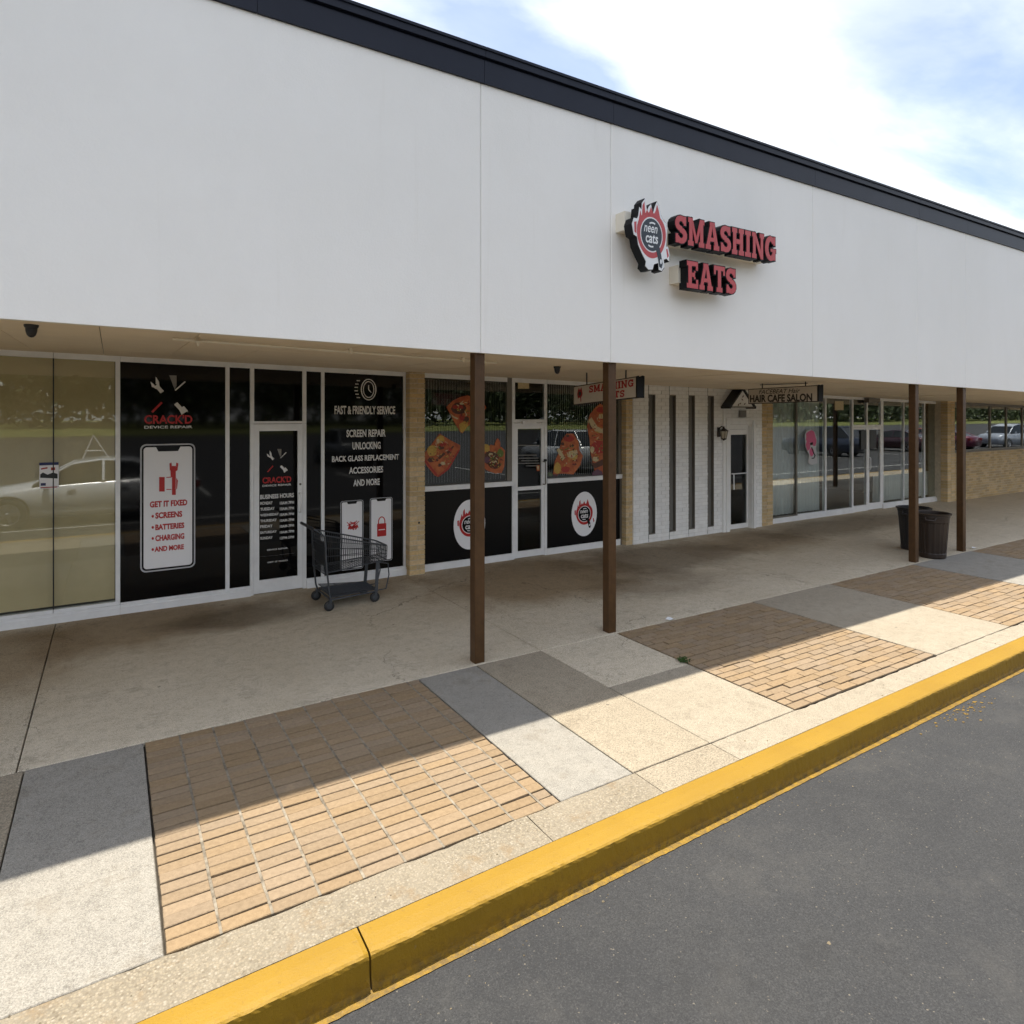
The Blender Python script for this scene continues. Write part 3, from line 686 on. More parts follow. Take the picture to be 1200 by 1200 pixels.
def wallback():
    mb = MB(); y0, y1 = WY + 0.007, 8.56
    cur = WX0
    for a, b in SLOTS:
        mb.box(cur, a, y0, y1, 0, 2.9); mb.box(a, b, y0, y1, 0, 0.14); mb.box(a, b, y0, y1, 2.565, 2.9); cur = b
    mb.box(cur, DX0, y0, y1, 0, 2.9); mb.box(DX0, DX1, y0, y1, DZ, 2.9); mb.box(DX1, WX1, y0, y1, 0, 2.9)
    return mb.mesh('white_brick_wall', M['wmortar'], rootloc(B))
WW.data = wallback()
mb = MB(); cur = WX0
for a, b in SLOTS:
    brickwork(mb, cur, a, 0.01, 2.9, WY); brickwork(mb, a, b, 0.01, 0.14, WY); brickwork(mb, a, b, 2.565, 2.9, WY); cur = b
brickwork(mb, cur, DX0, 0.01, 2.9, WY); brickwork(mb, DX0, DX1, DZ, 2.9, WY); brickwork(mb, DX1, WX1, 0.01, 2.9, WY)
obj('bricks', mb, M['wbrick'], WW, kind='stuff')
for a, b in SLOTS:
    s = obj('slot_window', MB().box(a, b, WY + 0.055, WY + 0.07, 0.14, 2.565), M['slot'], B)
    mb = MB(); t = 0.008
    mb.box(a, a + t, WY - 0.006, WY + 0.054, 0.14, 2.565); mb.box(b - t, b, WY - 0.004, WY + 0.054, 0.14, 2.565)
    mb.box(a + t, b - t, WY - 0.006, WY + 0.054, 0.14, 0.152); mb.box(a + t, b - t, WY - 0.004, WY + 0.054, 2.553, 2.565)
    obj('frame', mb, M['darkmul'] if False else M['bronze'], s)
    obj('control_joint', MB().box(a - 0.012, a - 0.004, WY - 0.003, WY + 0.004, 0.012, 2.8), M['slot'], B)
# pilasters and entrance of the white wall
mb = MB()
mb.box(9.78, 9.86, WY - 0.02, WY - 0.002, 0.0, 2.36); mb.box(9.86, 9.953, WY - 0.035, WY - 0.002, 0.0, 2.1); mb.box(10.647, 10.705, WY - 0.035, WY - 0.002, 0.0, 2.1)
mb.box(9.86, 10.705, WY - 0.045, WY - 0.002, 2.1, 2.15)
obj('door_surround', mb, M['wpaint'], B)
mb = MB(); mb.box(DX0, DX0 + 0.012, WY, 8.56, 0, DZ); mb.box(DX1 - 0.012, DX1, WY, 8.56, 0, DZ); mb.box(DX0, DX1, WY, 8.56, DZ - 0.012, DZ)
obj('door_reveal', mb, M['wpaint'], B)
def framed(name, x0, x1, yf, z0, z1, bl, br, bb, bt, mat, paneMat, depth=0.05, z1b=None, parent=None, pdy=0.02, **k):
    """bars round an opening, and its pane"""
    z1b = z1 if z1b is None else z1b
    mb = MB()
    mb.slope(x0, x0 + bl, yf, yf + depth, z0, z0, z1, z1) if bl else None
    mb.slope(x1 - br, x1, yf, yf + depth, z0, z0, z1b, z1b) if br else None
    if bb: mb.box(x0 + bl, x1 - br, yf + 0.002, yf + depth, z0, z0 + bb)
    if bt: mb.slope(x0 + bl, x1 - br, yf + 0.002, yf + depth, z1 - bt, z1b - bt, z1, z1b)
    o = obj(name, mb, mat, parent or B, **k)
    p = obj('pane', MB().slope(x0 + bl, x1 - br, yf + pdy, yf + pdy + 0.006, z0 + bb, z0 + bb, z1 - bt, z1b - bt), paneMat, o)
    return o
def handle(parent, x, y, z, h, mat=None, out=0.045):
    mb = MB().tube([(x, y, z), (x, y - out * 0.8, z + 0.004), (x, y - out, z + 0.02), (x, y - out, z + h - 0.02), (x, y - out * 0.8, z + h - 0.004), (x, y, z + h)], 0.009, 8)
    return obj('handle', mb, mat or M['alu'], parent)
wd = framed('door', 10.06, 10.625, 8.335, 0.01, 1.93, 0.055, 0.04, 0.09, 0.10, M['wpaint'], M['glassD'], 0.05)
mb = MB(); mb.tube([(10.14, 8.335, 1.08), (10.14, 8.30, 1.08), (10.57, 8.30, 1.08), (10.57, 8.335, 1.08)], 0.012, 6); mb.tube([(10.16, 8.30, 1.08), (10.16, 8.295, 0.78)], 0.012, 6)
obj('push_bar', mb, M['alu'], wd)
obj('door_infill', MB().box(DX0 + 0.012, 10.059, 8.34, 8.39, 0, DZ - 0.013).box(10.0595, DX1 - 0.013, 8.34, 8.39, 1.935, DZ - 0.013), M['wpaint'], B)
obj('dark_reveal_cover', MB().box(DX0 + 0.013, DX1 - 0.013, 8.40, 8.62, 0.0, 0.004).box(DX1 - 0.02, DX1 - 0.0135, 8.40, 8.625, 0.004, DZ - 0.014).box(DX0 + 0.0135, DX0 + 0.02, 8.40, 8.625, 0.004, DZ - 0.014), M['roomf'], B)  # dark sheets added over the white reveal so it reads dark behind the glass
# gabled hood
g = obj('door_hood', MB().prism([(-0.31, 0), (0.31, 0), (0, 0.315)], (10.09, 8.05, 2.37), (1, 0, 0), (0, 0, 1), -0.198, 0.0), M['wpaint'], B)
for s in (-1, 1):
    mb = MB().prism([(-0.0, 0.322), (s * 0.36, -0.04), (s * 0.37, -0.005), (0, 0.362)], (10.09, 8.02, 2.37), (1, 0, 0), (0, 0, 1), -0.225, 0.0)
    obj('hood_roof', mb, M['plastic'], g)
obj('hood_base', MB().box(9.76, 10.42, 8.03, 8.245, 2.352, 2.369), M['bronze'], g)
mb = MB()
for a, b, r in ((-0.06, 0.055, 0.4), (0.0, 0.13, -0.5), (0.07, 0.05, 0.7), (0.02, 0.19, 0.9), (-0.11, 0.03, 1.3)):
    ca, sa = math.cos(r) * 0.032, math.sin(r) * 0.032
    mb.prism([(a - ca, b - sa), (a + sa * 0.4, b - ca * 0.4), (a + ca, b + sa), (a - sa * 0.4, b + ca * 0.4)], (10.09, 8.05, 2.37), (1, 0, 0), (0, 0, 1), 0.0005, 0.004)
obj('hood_ornament', mb, M['brn'], g)
obj('number_plate', MB().box(10.235, 10.44, WY - 0.018, WY - 0.002, 2.17, 2.30).box(10.255, 10.42, WY - 0.024, WY - 0.018, 2.185, 2.285, 1), [M['bronze'], M['slot']], B)

# ---- shopfront glazing
GY = 8.38
def top(x): return z8(x) + 0.03
def bay(name, x0, x1, sill, paneMat, frame='alu', bl=0.0, br=0.045, head=0.055, zb=0.0, **k):
    return framed(name, x0, x1, GY, zb, top(x0), bl, br, sill, head + 0.03, M[frame], paneMat, 0.07, top(x1), **k)
w = bay('window', -3.4, -0.528, 0.14, M['glassA'], bl=0.04, br=0.0, label='left pane of the beige papered window')
w2 = bay('window', -0.522, 0.082, 0.14, M['glassA'], br=0.045, label='right pane of the beige papered window')
w0 = bay('window', -8, -3.41, 0.14, M['glassA'], bl=0.04, br=0.0)
obj('seal', MB().slope(-0.530, -0.520, GY + 0.014, GY + 0.03, 0.14, 0.14, top(-.5) - .085, top(-.5) - .085), M['darkmul'], w)
for ww, a, b in ((w0, -8, -3.42), (w, -3.36, -0.53), (w2, -0.52, 0.03)):
    obj('paper_cover', MB().slope(a, b, GY + 0.06, GY + 0.066, 0.165, 0.165, top(a), top(b)), M['paper'], ww)
obj('cover_shadow_gap', MB().box(-8, 0.036, GY + 0.072, GY + 0.08, 0.0, 2.95), M['darkmul'], w)
def sill_board(x0, x1, parent, z0=0.0, z1=0.075, y=GY - 0.03):
    mb = MB().box(x0, x1, y, GY - 0.001, z0, z1); mb.box(x0, x1, y + 0.012, GY - 0.001, z1, z1 + 0.03)
    return obj('sill', mb, M['alu'], parent)
sill_board(-8, 0.082, w)
b1 = bay('window', 0.084, 1.205, 0.12, M['vinyl'], label='wide black window with a large phone graphic'); sill_board(0.084, 1.205, b1)
b2 = bay('window', 1.207, 1.44, 0.12, M['vinyl'], br=0.004); sill_board(1.207, 1.44, b2)
tr = framed('transom_window', 1.442, 2.112, GY, 2.10, top(1.44), 0.042, 0.048, 0.03, 0.085, M['alu'], M['vinyl'], 0.07, top(2.11))
mb = MB(); mb.box(1.442, 1.478, GY, GY + 0.07, 0, 2.098); mb.box(2.07, 2.112, GY, GY + 0.07, 0, 2.098)
obj('door_jambs', mb, M['alu'], B)
d1 = framed('door', 1.481, 2.067, GY + 0.004, 0.012, 2.094, 0.062, 0.062, 0.16, 0.085, M['alu'], M['vinyl'], 0.045)
handle(d1, 2.03, GY + 0.004, 0.98, 0.24, M['alu'], 0.06)
obj('lock', MB().lathe([(0, -0.006), (0.012, -0.006), (0.014, 0)], (2.036, GY + 0.003, 1.33), 10, axis='y'), M['bronze'], d1)
b3 = bay('window', 2.114, 2.342, 0.12, M['vinyl'], br=0.042); sill_board(2.114, 2.342, b3)
b4 = bay('window', 2.344, 3.466, 0.12, M['vinyl'], br=0.035, label='black window lettered with a list of services'); sill_board(2.344, 3.466, b4)

# smashing unit
def low_panel(x0, x1):
    o = obj('bulkhead_panel', MB().box(x0, x1, GY + 0.012, GY + 0.05, 0.1, 1.128), M['vinylm'], B)
    obj('base_rail', MB().box(x0, x1, GY - 0.012, GY + 0.05, 0.0, 0.1), M['alu'], o)
    return o
lp1 = low_panel(3.702, 5.195); lp2 = low_panel(5.845, 7.36)
def upper(x0, x1, bl, br):
    o = framed('window', x0, x1, GY, 1.205, top(x0), bl, br, 0.004, 0.075, M['bronze'], M['glassB'], 0.06, top(x1))
    mb = MB().box(x0, x1, GY - 0.02, GY + 0.06, 1.13, 1.2); mb.box(x0, x1, GY - 0.026, GY - 0.021, 1.19, 1.2)
    obj('sill', mb, M['alu'], o)
    obj('head', MB().slope(x0 + bl, x1 - br, GY - 0.005, GY - 0.0005, top(x0) - 0.09, top(x1) - 0.09, top(x0) - 0.02, top(x1) - 0.02), M['alu'], o)
    bl_ = MB(); x = x0 + 0.03; a = R(62)
    while x < x1 - 0.05:
        dx, dy = math.cos(a) * 0.022, math.sin(a) * 0.022
        bl_.hexa([(x - dx, 8.60 - dy, 1.22), (x + dx, 8.60 + dy, 1.22), (x + dx + 0.001, 8.602 + dy, 1.22), (x - dx, 8.602 - dy, 1.22), (x - dx, 8.60 - dy, 2.72), (x + dx, 8.60 + dy, 2.72), (x + dx + 0.001, 8.602 + dy, 2.72), (x - dx, 8.602 - dy, 2.72)])
        x += 0.0435
    obj('vertical_blind', bl_, M['blind'], o, kind='stuff')
    return o
u1 = upper(3.702, 5.195, 0.006, 0.085); u2 = upper(5.845, 7.395, 0.004, 0.065)
obj('end_panel', MB().box(7.362, 7.398, GY - 0.002, GY + 0.05, 0.0, 1.128), M['bronze'], B)
tr2 = framed('transom_window', 5.197, 5.843, GY - 0.005, 2.09, top(5.2), 0.05, 0.05, 0.05, 0.09, M['alu'], M['glassD'], 0.07, top(5.84))
mb = MB(); mb.box(5.197, 5.235, GY - 0.005, GY + 0.065, 0, 2.088); mb.box(5.80, 5.843, GY - 0.005, GY + 0.065, 0, 2.088)
obj('door_jambs', mb, M['alu'], B)
d2 = framed('door', 5.238, 5.797, GY, 0.012, 2.084, 0.062, 0.058, 0.10, 0.09, M['alu'], M['glassD'], 0.045)
obj('mid_rail', MB().box(5.30, 5.739, GY - 0.004, GY + 0.045, 1.045, 1.10), M['alu'], d2)
obj('closer', MB().box(5.36, 5.62, GY - 0.045, GY - 0.006, 2.075, 2.115), M['alu'], d2)
hd = handle(d2, 5.772, GY, 1.12, 0.36, M['bronze'], 0.07)
obj('grip', MB().lathe([(0.0, -0.02), (0.022, -0.018), (0.026, 0.0), (0.022, 0.018), (0, 0.02)], (5.772, GY - 0.06, 1.50), 10, axis='z'), M['plastic'], hd)

# salon glazing
C_ = M['glassC']
sal = [(11.305, 12.26, 0.0, 0.045, 'bronze'), (12.262, 13.29, 0.0, 0.05, 'alu'), (13.292, 14.32, 0.0, 0.055, 'alu'), (15.52, 16.5, 0.045, 0.03, 'alu'), (16.502, 17.5, 0.0, 0.05, 'alu'), (17.502, 18.55, 0.0, 0.05, 'alu')]
for a, b, l, r, f in sal:
    o = bay('window', a, b, 0.12, C_, f, l, r); sill_board(a, b, o, 0, 0.07)
sl = framed('window', 14.322, 14.90, GY, 0.0, 1.93, 0.0, 0.05, 0.14, 0.05, M['alu'], C_, 0.06)
st = framed('transom_window', 14.322, 14.90, GY, 1.935, top(14.3), 0.0, 0.05, 0.05, 0.08, M['alu'], C_, 0.06, top(14.9))
st2 = framed('transom_window', 14.903, 15.518, GY, 1.935, top(14.9), 0.0, 0.06, 0.05, 0.08, M['alu'], C_, 0.06, top(15.5))
d3 = framed('door', 14.903, 15.515, GY + 0.002, 0.012, 1.932, 0.065, 0.08, 0.15, 0.06, M['alu'], C_, 0.045)
handle(d3, 14.935, GY, 0.95, 0.28, M['alu'], 0.05)
obj('notice', MB().box(14.99, 15.25, GY - 0.004, GY + 0.012, 1.42, 1.86), M['plastic'], d3)
obj('notice', MB().box(14.62, 14.83, GY - 0.004, GY + 0.012, 1.42, 1.86), M['plastic'], sl)
obj('door_closer', MB().box(14.75, 15.2, GY - 0.12, GY - 0.002, 2.50, 2.60), M['bronze'], B)
def curtain(x0, x1, z0, z1, y, amp=0.03, wl_=0.11, seed=1, mat=None):
    rr = random.Random(seed); n = int((x1 - x0) / 0.014); vs = []; ph = 0
    for i in range(n + 1):
        x = x0 + (x1 - x0) * i / n; ph += 2 * math.pi * 0.014 / (wl_ * rr.uniform(0.7, 1.4))
        for z, k in ((z0, 1.25), (z0 * 0.5 + z1 * 0.5, 1.0), (z1, 0.75)):
            vs.append((x, y + amp * k * math.sin(ph) + amp * 0.3 * math.sin(ph * 2.3), z))
    fs = [(3 * i + j, 3 * i + 3 + j, 3 * i + 4 + j, 3 * i + 1 + j) for i in range(n) for j in range(2)]
    return MB().add(vs, fs, 0, True)
obj('curtain', curtain(11.33, 12.24, 0.13, 2.6, GY + 0.16, seed=2), M['curtain'], B)
obj('curtain', curtain(12.27, 13.27, 0.13, 2.6, GY + 0.16, seed=4), M['curtain'], B)
obj('curtain', curtain(15.55, 18.5, 0.13, 0.75, GY + 0.22, seed=6), M['curtain'], B)
obj('hanging_notice', MB().box(13.62, 13.95, GY + 0.012, GY + 0.016, 2.32, 2.52), M['crm'], B)

# far unit: high windows over buff brick
FY = 8.10
mb = MB(); brickwork(mb, 18.40, 32, 0.0, 1.24, FY)
fwall = obj('low_brick_wall', MB().box(18.40, 32, FY + 0.007, 8.5, 0, 1.24), M['mortar'], B)
obj('bricks', mb, M['pierS'], fwall, kind='stuff')
fx = [18.42, 20.55, 21.55, 22.6, 24.4, 26.2, 28, 29.8, 31.9]
for i in range(len(fx) - 1):
    a, b = fx[i] + 0.001, fx[i + 1] - 0.001
    framed('window', a, b, FY + 0.06, 1.255, top(a), 0.02, 0.05, 0.05, 0.09, M['bronze'], C_, 0.06, top(b))
obj('window_ledge', MB().box(18.40, 32, FY - 0.012, FY + 0.2, 1.24, 1.254), M['bronze'], B)
# rooms behind the glass
mb = MB()
def room(x0, x1, y0, y1):
    m = MB(); t = 0.05
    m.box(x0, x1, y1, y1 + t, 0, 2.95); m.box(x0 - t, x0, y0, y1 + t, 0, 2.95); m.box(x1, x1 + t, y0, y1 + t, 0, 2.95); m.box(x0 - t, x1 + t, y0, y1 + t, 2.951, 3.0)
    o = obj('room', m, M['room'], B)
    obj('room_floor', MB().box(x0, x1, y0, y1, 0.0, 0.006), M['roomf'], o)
    return o
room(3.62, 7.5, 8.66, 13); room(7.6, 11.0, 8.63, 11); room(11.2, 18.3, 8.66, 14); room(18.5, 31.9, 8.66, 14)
# an outer shell so that no light leaks in from behind
obj('rear_wall', MB().box(-8, 32, 25.8, 26, -0.15, 4.94).box(-8, -7.9, 8.7, 25.8, -0.15, 4.94).box(31.9, 32, 8.7, 25.8, -0.15, 4.94).box(-8, -7.9, 5.32, 8.6, 2.95, 4.94).box(31.9, 32, 5.32, 8.6, 2.95, 4.94), M['room'], B)

# ================================================================== lettering
XR, ZU = Vector((1, 0, 0)), Vector((0, 0, 1))
def text_mesh(s, o, r, u, w, h, mat, depth=0.0012, bold=0.0, shear=0.0, parent=None, capfit=True):
    """text filling the box w x h whose lower-left corner is o, right vector r, up vector u"""
    c = bpy.data.curves.new('lettering', 'FONT'); c.body = s; c.offset = bold; c.shear = shear; c.resolution_u = 3
    t = bpy.data.objects.new('lettering', c); COL.objects.link(t)
    bpy.context.view_layer.update()
    me = bpy.data.meshes.new_from_object(t.evaluated_get(bpy.context.evaluated_depsgraph_get()))
    bpy.data.objects.remove(t); bpy.data.curves.remove(c)
    xs = [v.co.x for v in me.vertices]; ys_ = [v.co.y for v in me.vertices]
    x0, x1, y0, y1 = min(xs), max(xs), min(ys_), max(ys_)
    o, r, u = Vector(o), Vector(r), Vector(u); n = r.cross(u); rl = Vector(rootloc(parent))
    for v in me.vertices:
        v.co = o + r * ((v.co.x - x0) / (x1 - x0) * w) + u * ((v.co.y - y0) / (y1 - y0) * h) + n * depth - rl
    me.materials.append(mat); me.name = 'lettering'
    return me
def text(s, o, r, u, w, h, mat, parent, name='lettering', **k):
    me = text_mesh(s, o, r, u, w, h, mat, parent=parent, **k)
    ob = bpy.data.objects.new(name, me); COL.objects.link(ob); ob.parent = parent
    return ob
def wtext(s, u0, v0, u1, v1, y, mat, parent, **k):
    """upright wall text between photo points (left, baseline) and (right, top)"""
    a, b = at(u0, v0, y), at(u1, v1, y)
    return text(s, (a.x, y, a.z), XR, ZU, b.x - a.x, b.z - a.z, mat, parent, **k)
def ellipse(cx, cz, rx, rz, n=28, a0=0, a1=2 * math.pi):
    return [(cx + rx * math.cos(a0 + (a1 - a0) * i / n), cz + rz * math.sin(a0 + (a1 - a0) * i / n)) for i in range(n if a1 - a0 > 6.28 else n + 1)]
def ring(mb, cx, cz, rx, rz, t, o, d0, d1, n=36, a0=0.0, a1=2 * math.pi, mi=0):
    for i in range(n):
        p, q = a0 + (a1 - a0) * i / n, a0 + (a1 - a0) * (i + 1) / n
        f = lambda a, k: (cx + (rx - k) * math.cos(a), cz + (rz - k) * math.sin(a))
        mb.prism([f(p, 0), f(q, 0), f(q, t), f(p, t)], o, XR, ZU, d0, d1, mi)
    return mb
def rrect(x0, x1, z0, z1, r, n=5):
    p = []
    for cx, cz, a in ((x1 - r, z1 - r, 0), (x0 + r, z1 - r, 90), (x0 + r, z0 + r, 180), (x1 - r, z0 + r, 270)):
        p += [(cx + r * math.cos(R(a + 90 * i / n)), cz + r * math.sin(R(a + 90 * i / n))) for i in range(n + 1)]
    return p
def strip(pts, w, w2=None):
    """quads of a ribbon along pts with half-width w (to w2 at the far end)"""
    w2 = w if w2 is None else w2; m = len(pts); L_ = []
    for i, p in enumerate(pts):
        a, b = pts[max(i - 1, 0)], pts[min(i + 1, m - 1)]
        dx, dz = b[0] - a[0], b[1] - a[1]; l = math.hypot(dx, dz) or 1
        k = w + (w2 - w) * i / (m - 1)
        L_.append(((p[0] - dz / l * k, p[1] + dx / l * k), (p[0] + dz / l * k, p[1] - dx / l * k)))
    return [[L_[i][0], L_[i][1], L_[i + 1][1], L_[i + 1][0]] for i in range(m - 1)]

# ---- slab-serif channel letters
def glyph(ch):
    """(width, convex pieces, ribbons) in units of the cap height"""
    s, t = 0.24, 0.17
    P = []; RB = []
    rect = lambda a, b, c, d: P.append([(a, c), (b, c), (b, d), (a, d)])
    if ch == 'I': w = 0.46; rect(0, w, 0, t); rect(0, w, 1 - t, 1); rect(0.11, 0.35, t, 1 - t)
    elif ch == 'H':
        w = 0.92
        for x in (0, 0.52): rect(x, x + 0.40, 0, t); rect(x, x + 0.40, 1 - t, 1); rect(x + 0.08, x + 0.32, t, 1 - t)
        rect(0.32, 0.60, 0.41, 0.59)
    elif ch == 'M':
        w = 1.14
        rect(0, 0.38, 0, t); rect(w - 0.38, w, 0, t); rect(0.08, 0.30, t, 1); rect(w - 0.30, w - 0.08, t, 1); rect(0, 0.08, 1 - t, 1); rect(w - 0.08, w, 1 - t, 1)
        P.append([(0.30, 1), (0.30, 0.62), (0.50, 0.12), (0.66, 0.12)]); P.append([(w - 0.30, 1), (w - 0.30, 0.62), (w - 0.50, 0.12), (w - 0.66, 0.12)])
    elif ch == 'A':
        w = 1.0
        P.append([(0.08, t), (0.30, t), (0.56, 1), (0.36, 1)]); P.append([(0.92, t), (0.66, t), (0.44, 1), (0.64, 1)])
        rect(0, 0.38, 0, t); rect(0.60, 1.0, 0, t); rect(0.30, 0.68, 0.30, 0.44); rect(0.30, 0.66, 1 - 0.12, 1)
    elif ch == 'N':
        w = 0.98
        rect(0, 0.36, 0, t); rect(0.08, 0.28, t, 1); rect(0, 0.08, 1 - t, 1); rect(0.62, 0.98, 1 - t, 1); rect(0.70, 0.90, 0, 1 - t)
        P.append([(0.28, 1), (0.28, 0.66), (0.70, 0.0), (0.70, 0.34)])
    elif ch == 'E':
        w = 0.80
        rect(0, 0.10, 0, t); rect(0, 0.10, 1 - t, 1); rect(0.10, 0.34, 0, 1); rect(0.34, 0.80, 0, t); rect(0.34, 0.78, 1 - t, 1); rect(0.34, 0.56, 0.42, 0.58)
        rect(0.66, 0.80, t, 0.33); rect(0.64, 0.78, 0.68, 1 - t); rect(0.50, 0.60, 0.35, 0.42); rect(0.50, 0.60, 0.58, 0.65)
    elif ch == 'T':
        w = 0.84
        rect(0, 0.84, 1 - t, 1); rect(0.30, 0.54, t, 1 - t); rect(0.20, 0.64, 0, t); rect(0, 0.13, 0.66, 1 - t); rect(0.71, 0.84, 0.66, 1 - t)
    elif ch == 'S':
        w = 0.78
        pts = []
        for a in range(20, 271, 25): pts.append((0.39 + 0.27 * math.cos(R(a)), 0.715 + 0.185 * math.sin(R(a))))
        for a in range(90, -161, -25): pts.append((0.39 + 0.28 * math.cos(R(a)), 0.29 + 0.19 * math.sin(R(a))))
        RB.append((pts, 0.105)); rect(0.58, 0.74, 0.66, 0.98); rect(0.03, 0.19, 0.02, 0.34)
    elif ch == 'G':
        w = 0.92
        pts = [(0.46 + 0.33 * math.cos(R(a)), 0.5 + 0.39 * math.sin(R(a))) for a in range(38, 331, 18)]
        RB.append((pts, 0.11)); rect(0.70, 0.86, 0.64, 0.98); rect(0.62, 0.86, 0.06, 0.50); rect(0.46, 0.92, 0.38, 0.50)
    return w, P, RB
def offset_convex(p, e):
    cx = sum(a for a, b in p) / len(p); cz = sum(b for a, b in p) / len(p)
    n = len(p); ar = sum(p[i][0] * p[(i + 1) % n][1] - p[(i + 1) % n][0] * p[i][1] for i in range(n))
    if ar < 0: p = p[::-1]
    L_ = []
    for i in range(n):
        a, b = p[i], p[(i + 1) % n]; dx, dz = b[0] - a[0], b[1] - a[1]; l = math.hypot(dx, dz)
        nx, nz = dz / l, -dx / l
        L_.append((a[0] + nx * e, a[1] + nz * e, dx, dz))
    out = []
    for i in range(n):
        x1, z1, dx1, dz1 = L_[i - 1]; x2, z2, dx2, dz2 = L_[i]
        den = dx1 * dz2 - dz1 * dx2
        if abs(den) < 1e-9: out.append((x2, z2)); continue
        k = ((x2 - x1) * dz2 - (z2 - z1) * dx2) / den
        qx, qz = x1 + dx1 * k, z1 + dz1 * k; d_ = math.hypot(qx - p[i][0], qz - p[i][1])
        if d_ > 1.6 * e: qx, qz = p[i][0] + (qx - p[i][0]) * 1.6 * e / d_, p[i][1] + (qz - p[i][1]) * 1.6 * e / d_
        out.append((qx, qz))
    return out
def slab_word(word, x0, x1, z0, z1, y, depth, parent, body, face, e=0.011):
    gs = [glyph(c) for c in word]; gap = 0.10
    tot = sum(g[0] for g in gs) + gap * (len(gs) - 1); h = z1 - z0; sx_ = (x1 - x0) / tot
    x = x0
    for g in gs:
        pcs = [[(a * sx_, b * h) for a, b in p] for p in g[1]]
        rib = [([(a * sx_, b * h) for a, b in p], wd_ * h) for p, wd_ in g[2]]
        mb = MB(); k = 0
        for p in pcs: mb.prism(offset_convex(p, e), (x, y, z0), XR, ZU, -depth, -0.0004 * k); k += 1
        for p, wd_ in rib:
            for q in strip(p, wd_ * 0.92 + e): mb.prism(offset_convex(q, 0.001), (x, y, z0), XR, ZU, -depth, -0.0003 * (k % 3)); k += 1
        lt = obj('letter', mb, body, parent)
        mf = MB(); k = 0
        for p in pcs: mf.prism(p, (x, y, z0), XR, ZU, 0.001, 0.004 + 0.00035 * k); k += 1
        for p, wd_ in rib:
            for q in strip(p, wd_ * 0.92): mf.prism(offset_convex(q, 0.0006), (x, y, z0), XR, ZU, 0.001, 0.004 + 0.0003 * (k % 4)); k += 1
        obj('letter_face', mf, face, lt)
        x += (g[0] + gap) * sx_
sg = thing('wall_sign', (5.7, 4.98, 3.5), 'two-line red slab-serif letter sign with black sides on the white fascia', 'sign')
slab_word('SMASHING', 4.905, 6.53, 3.972, 4.262, 4.742, 0.095, sg, M['black'], M['signred'])
slab_word('EATS', 5.075, 5.835, 3.53, 3.81, 4.742, 0.095, sg, M['black'], M['signred'])
obj('raceway', MB().box(4.98, 6.50, 4.846, 4.979, 3.99, 4.165), M['cream'], sg)
obj('raceway', MB().box(5.06, 5.80, 4.846, 4.979, 3.60, 3.785), M['cream'], sg)

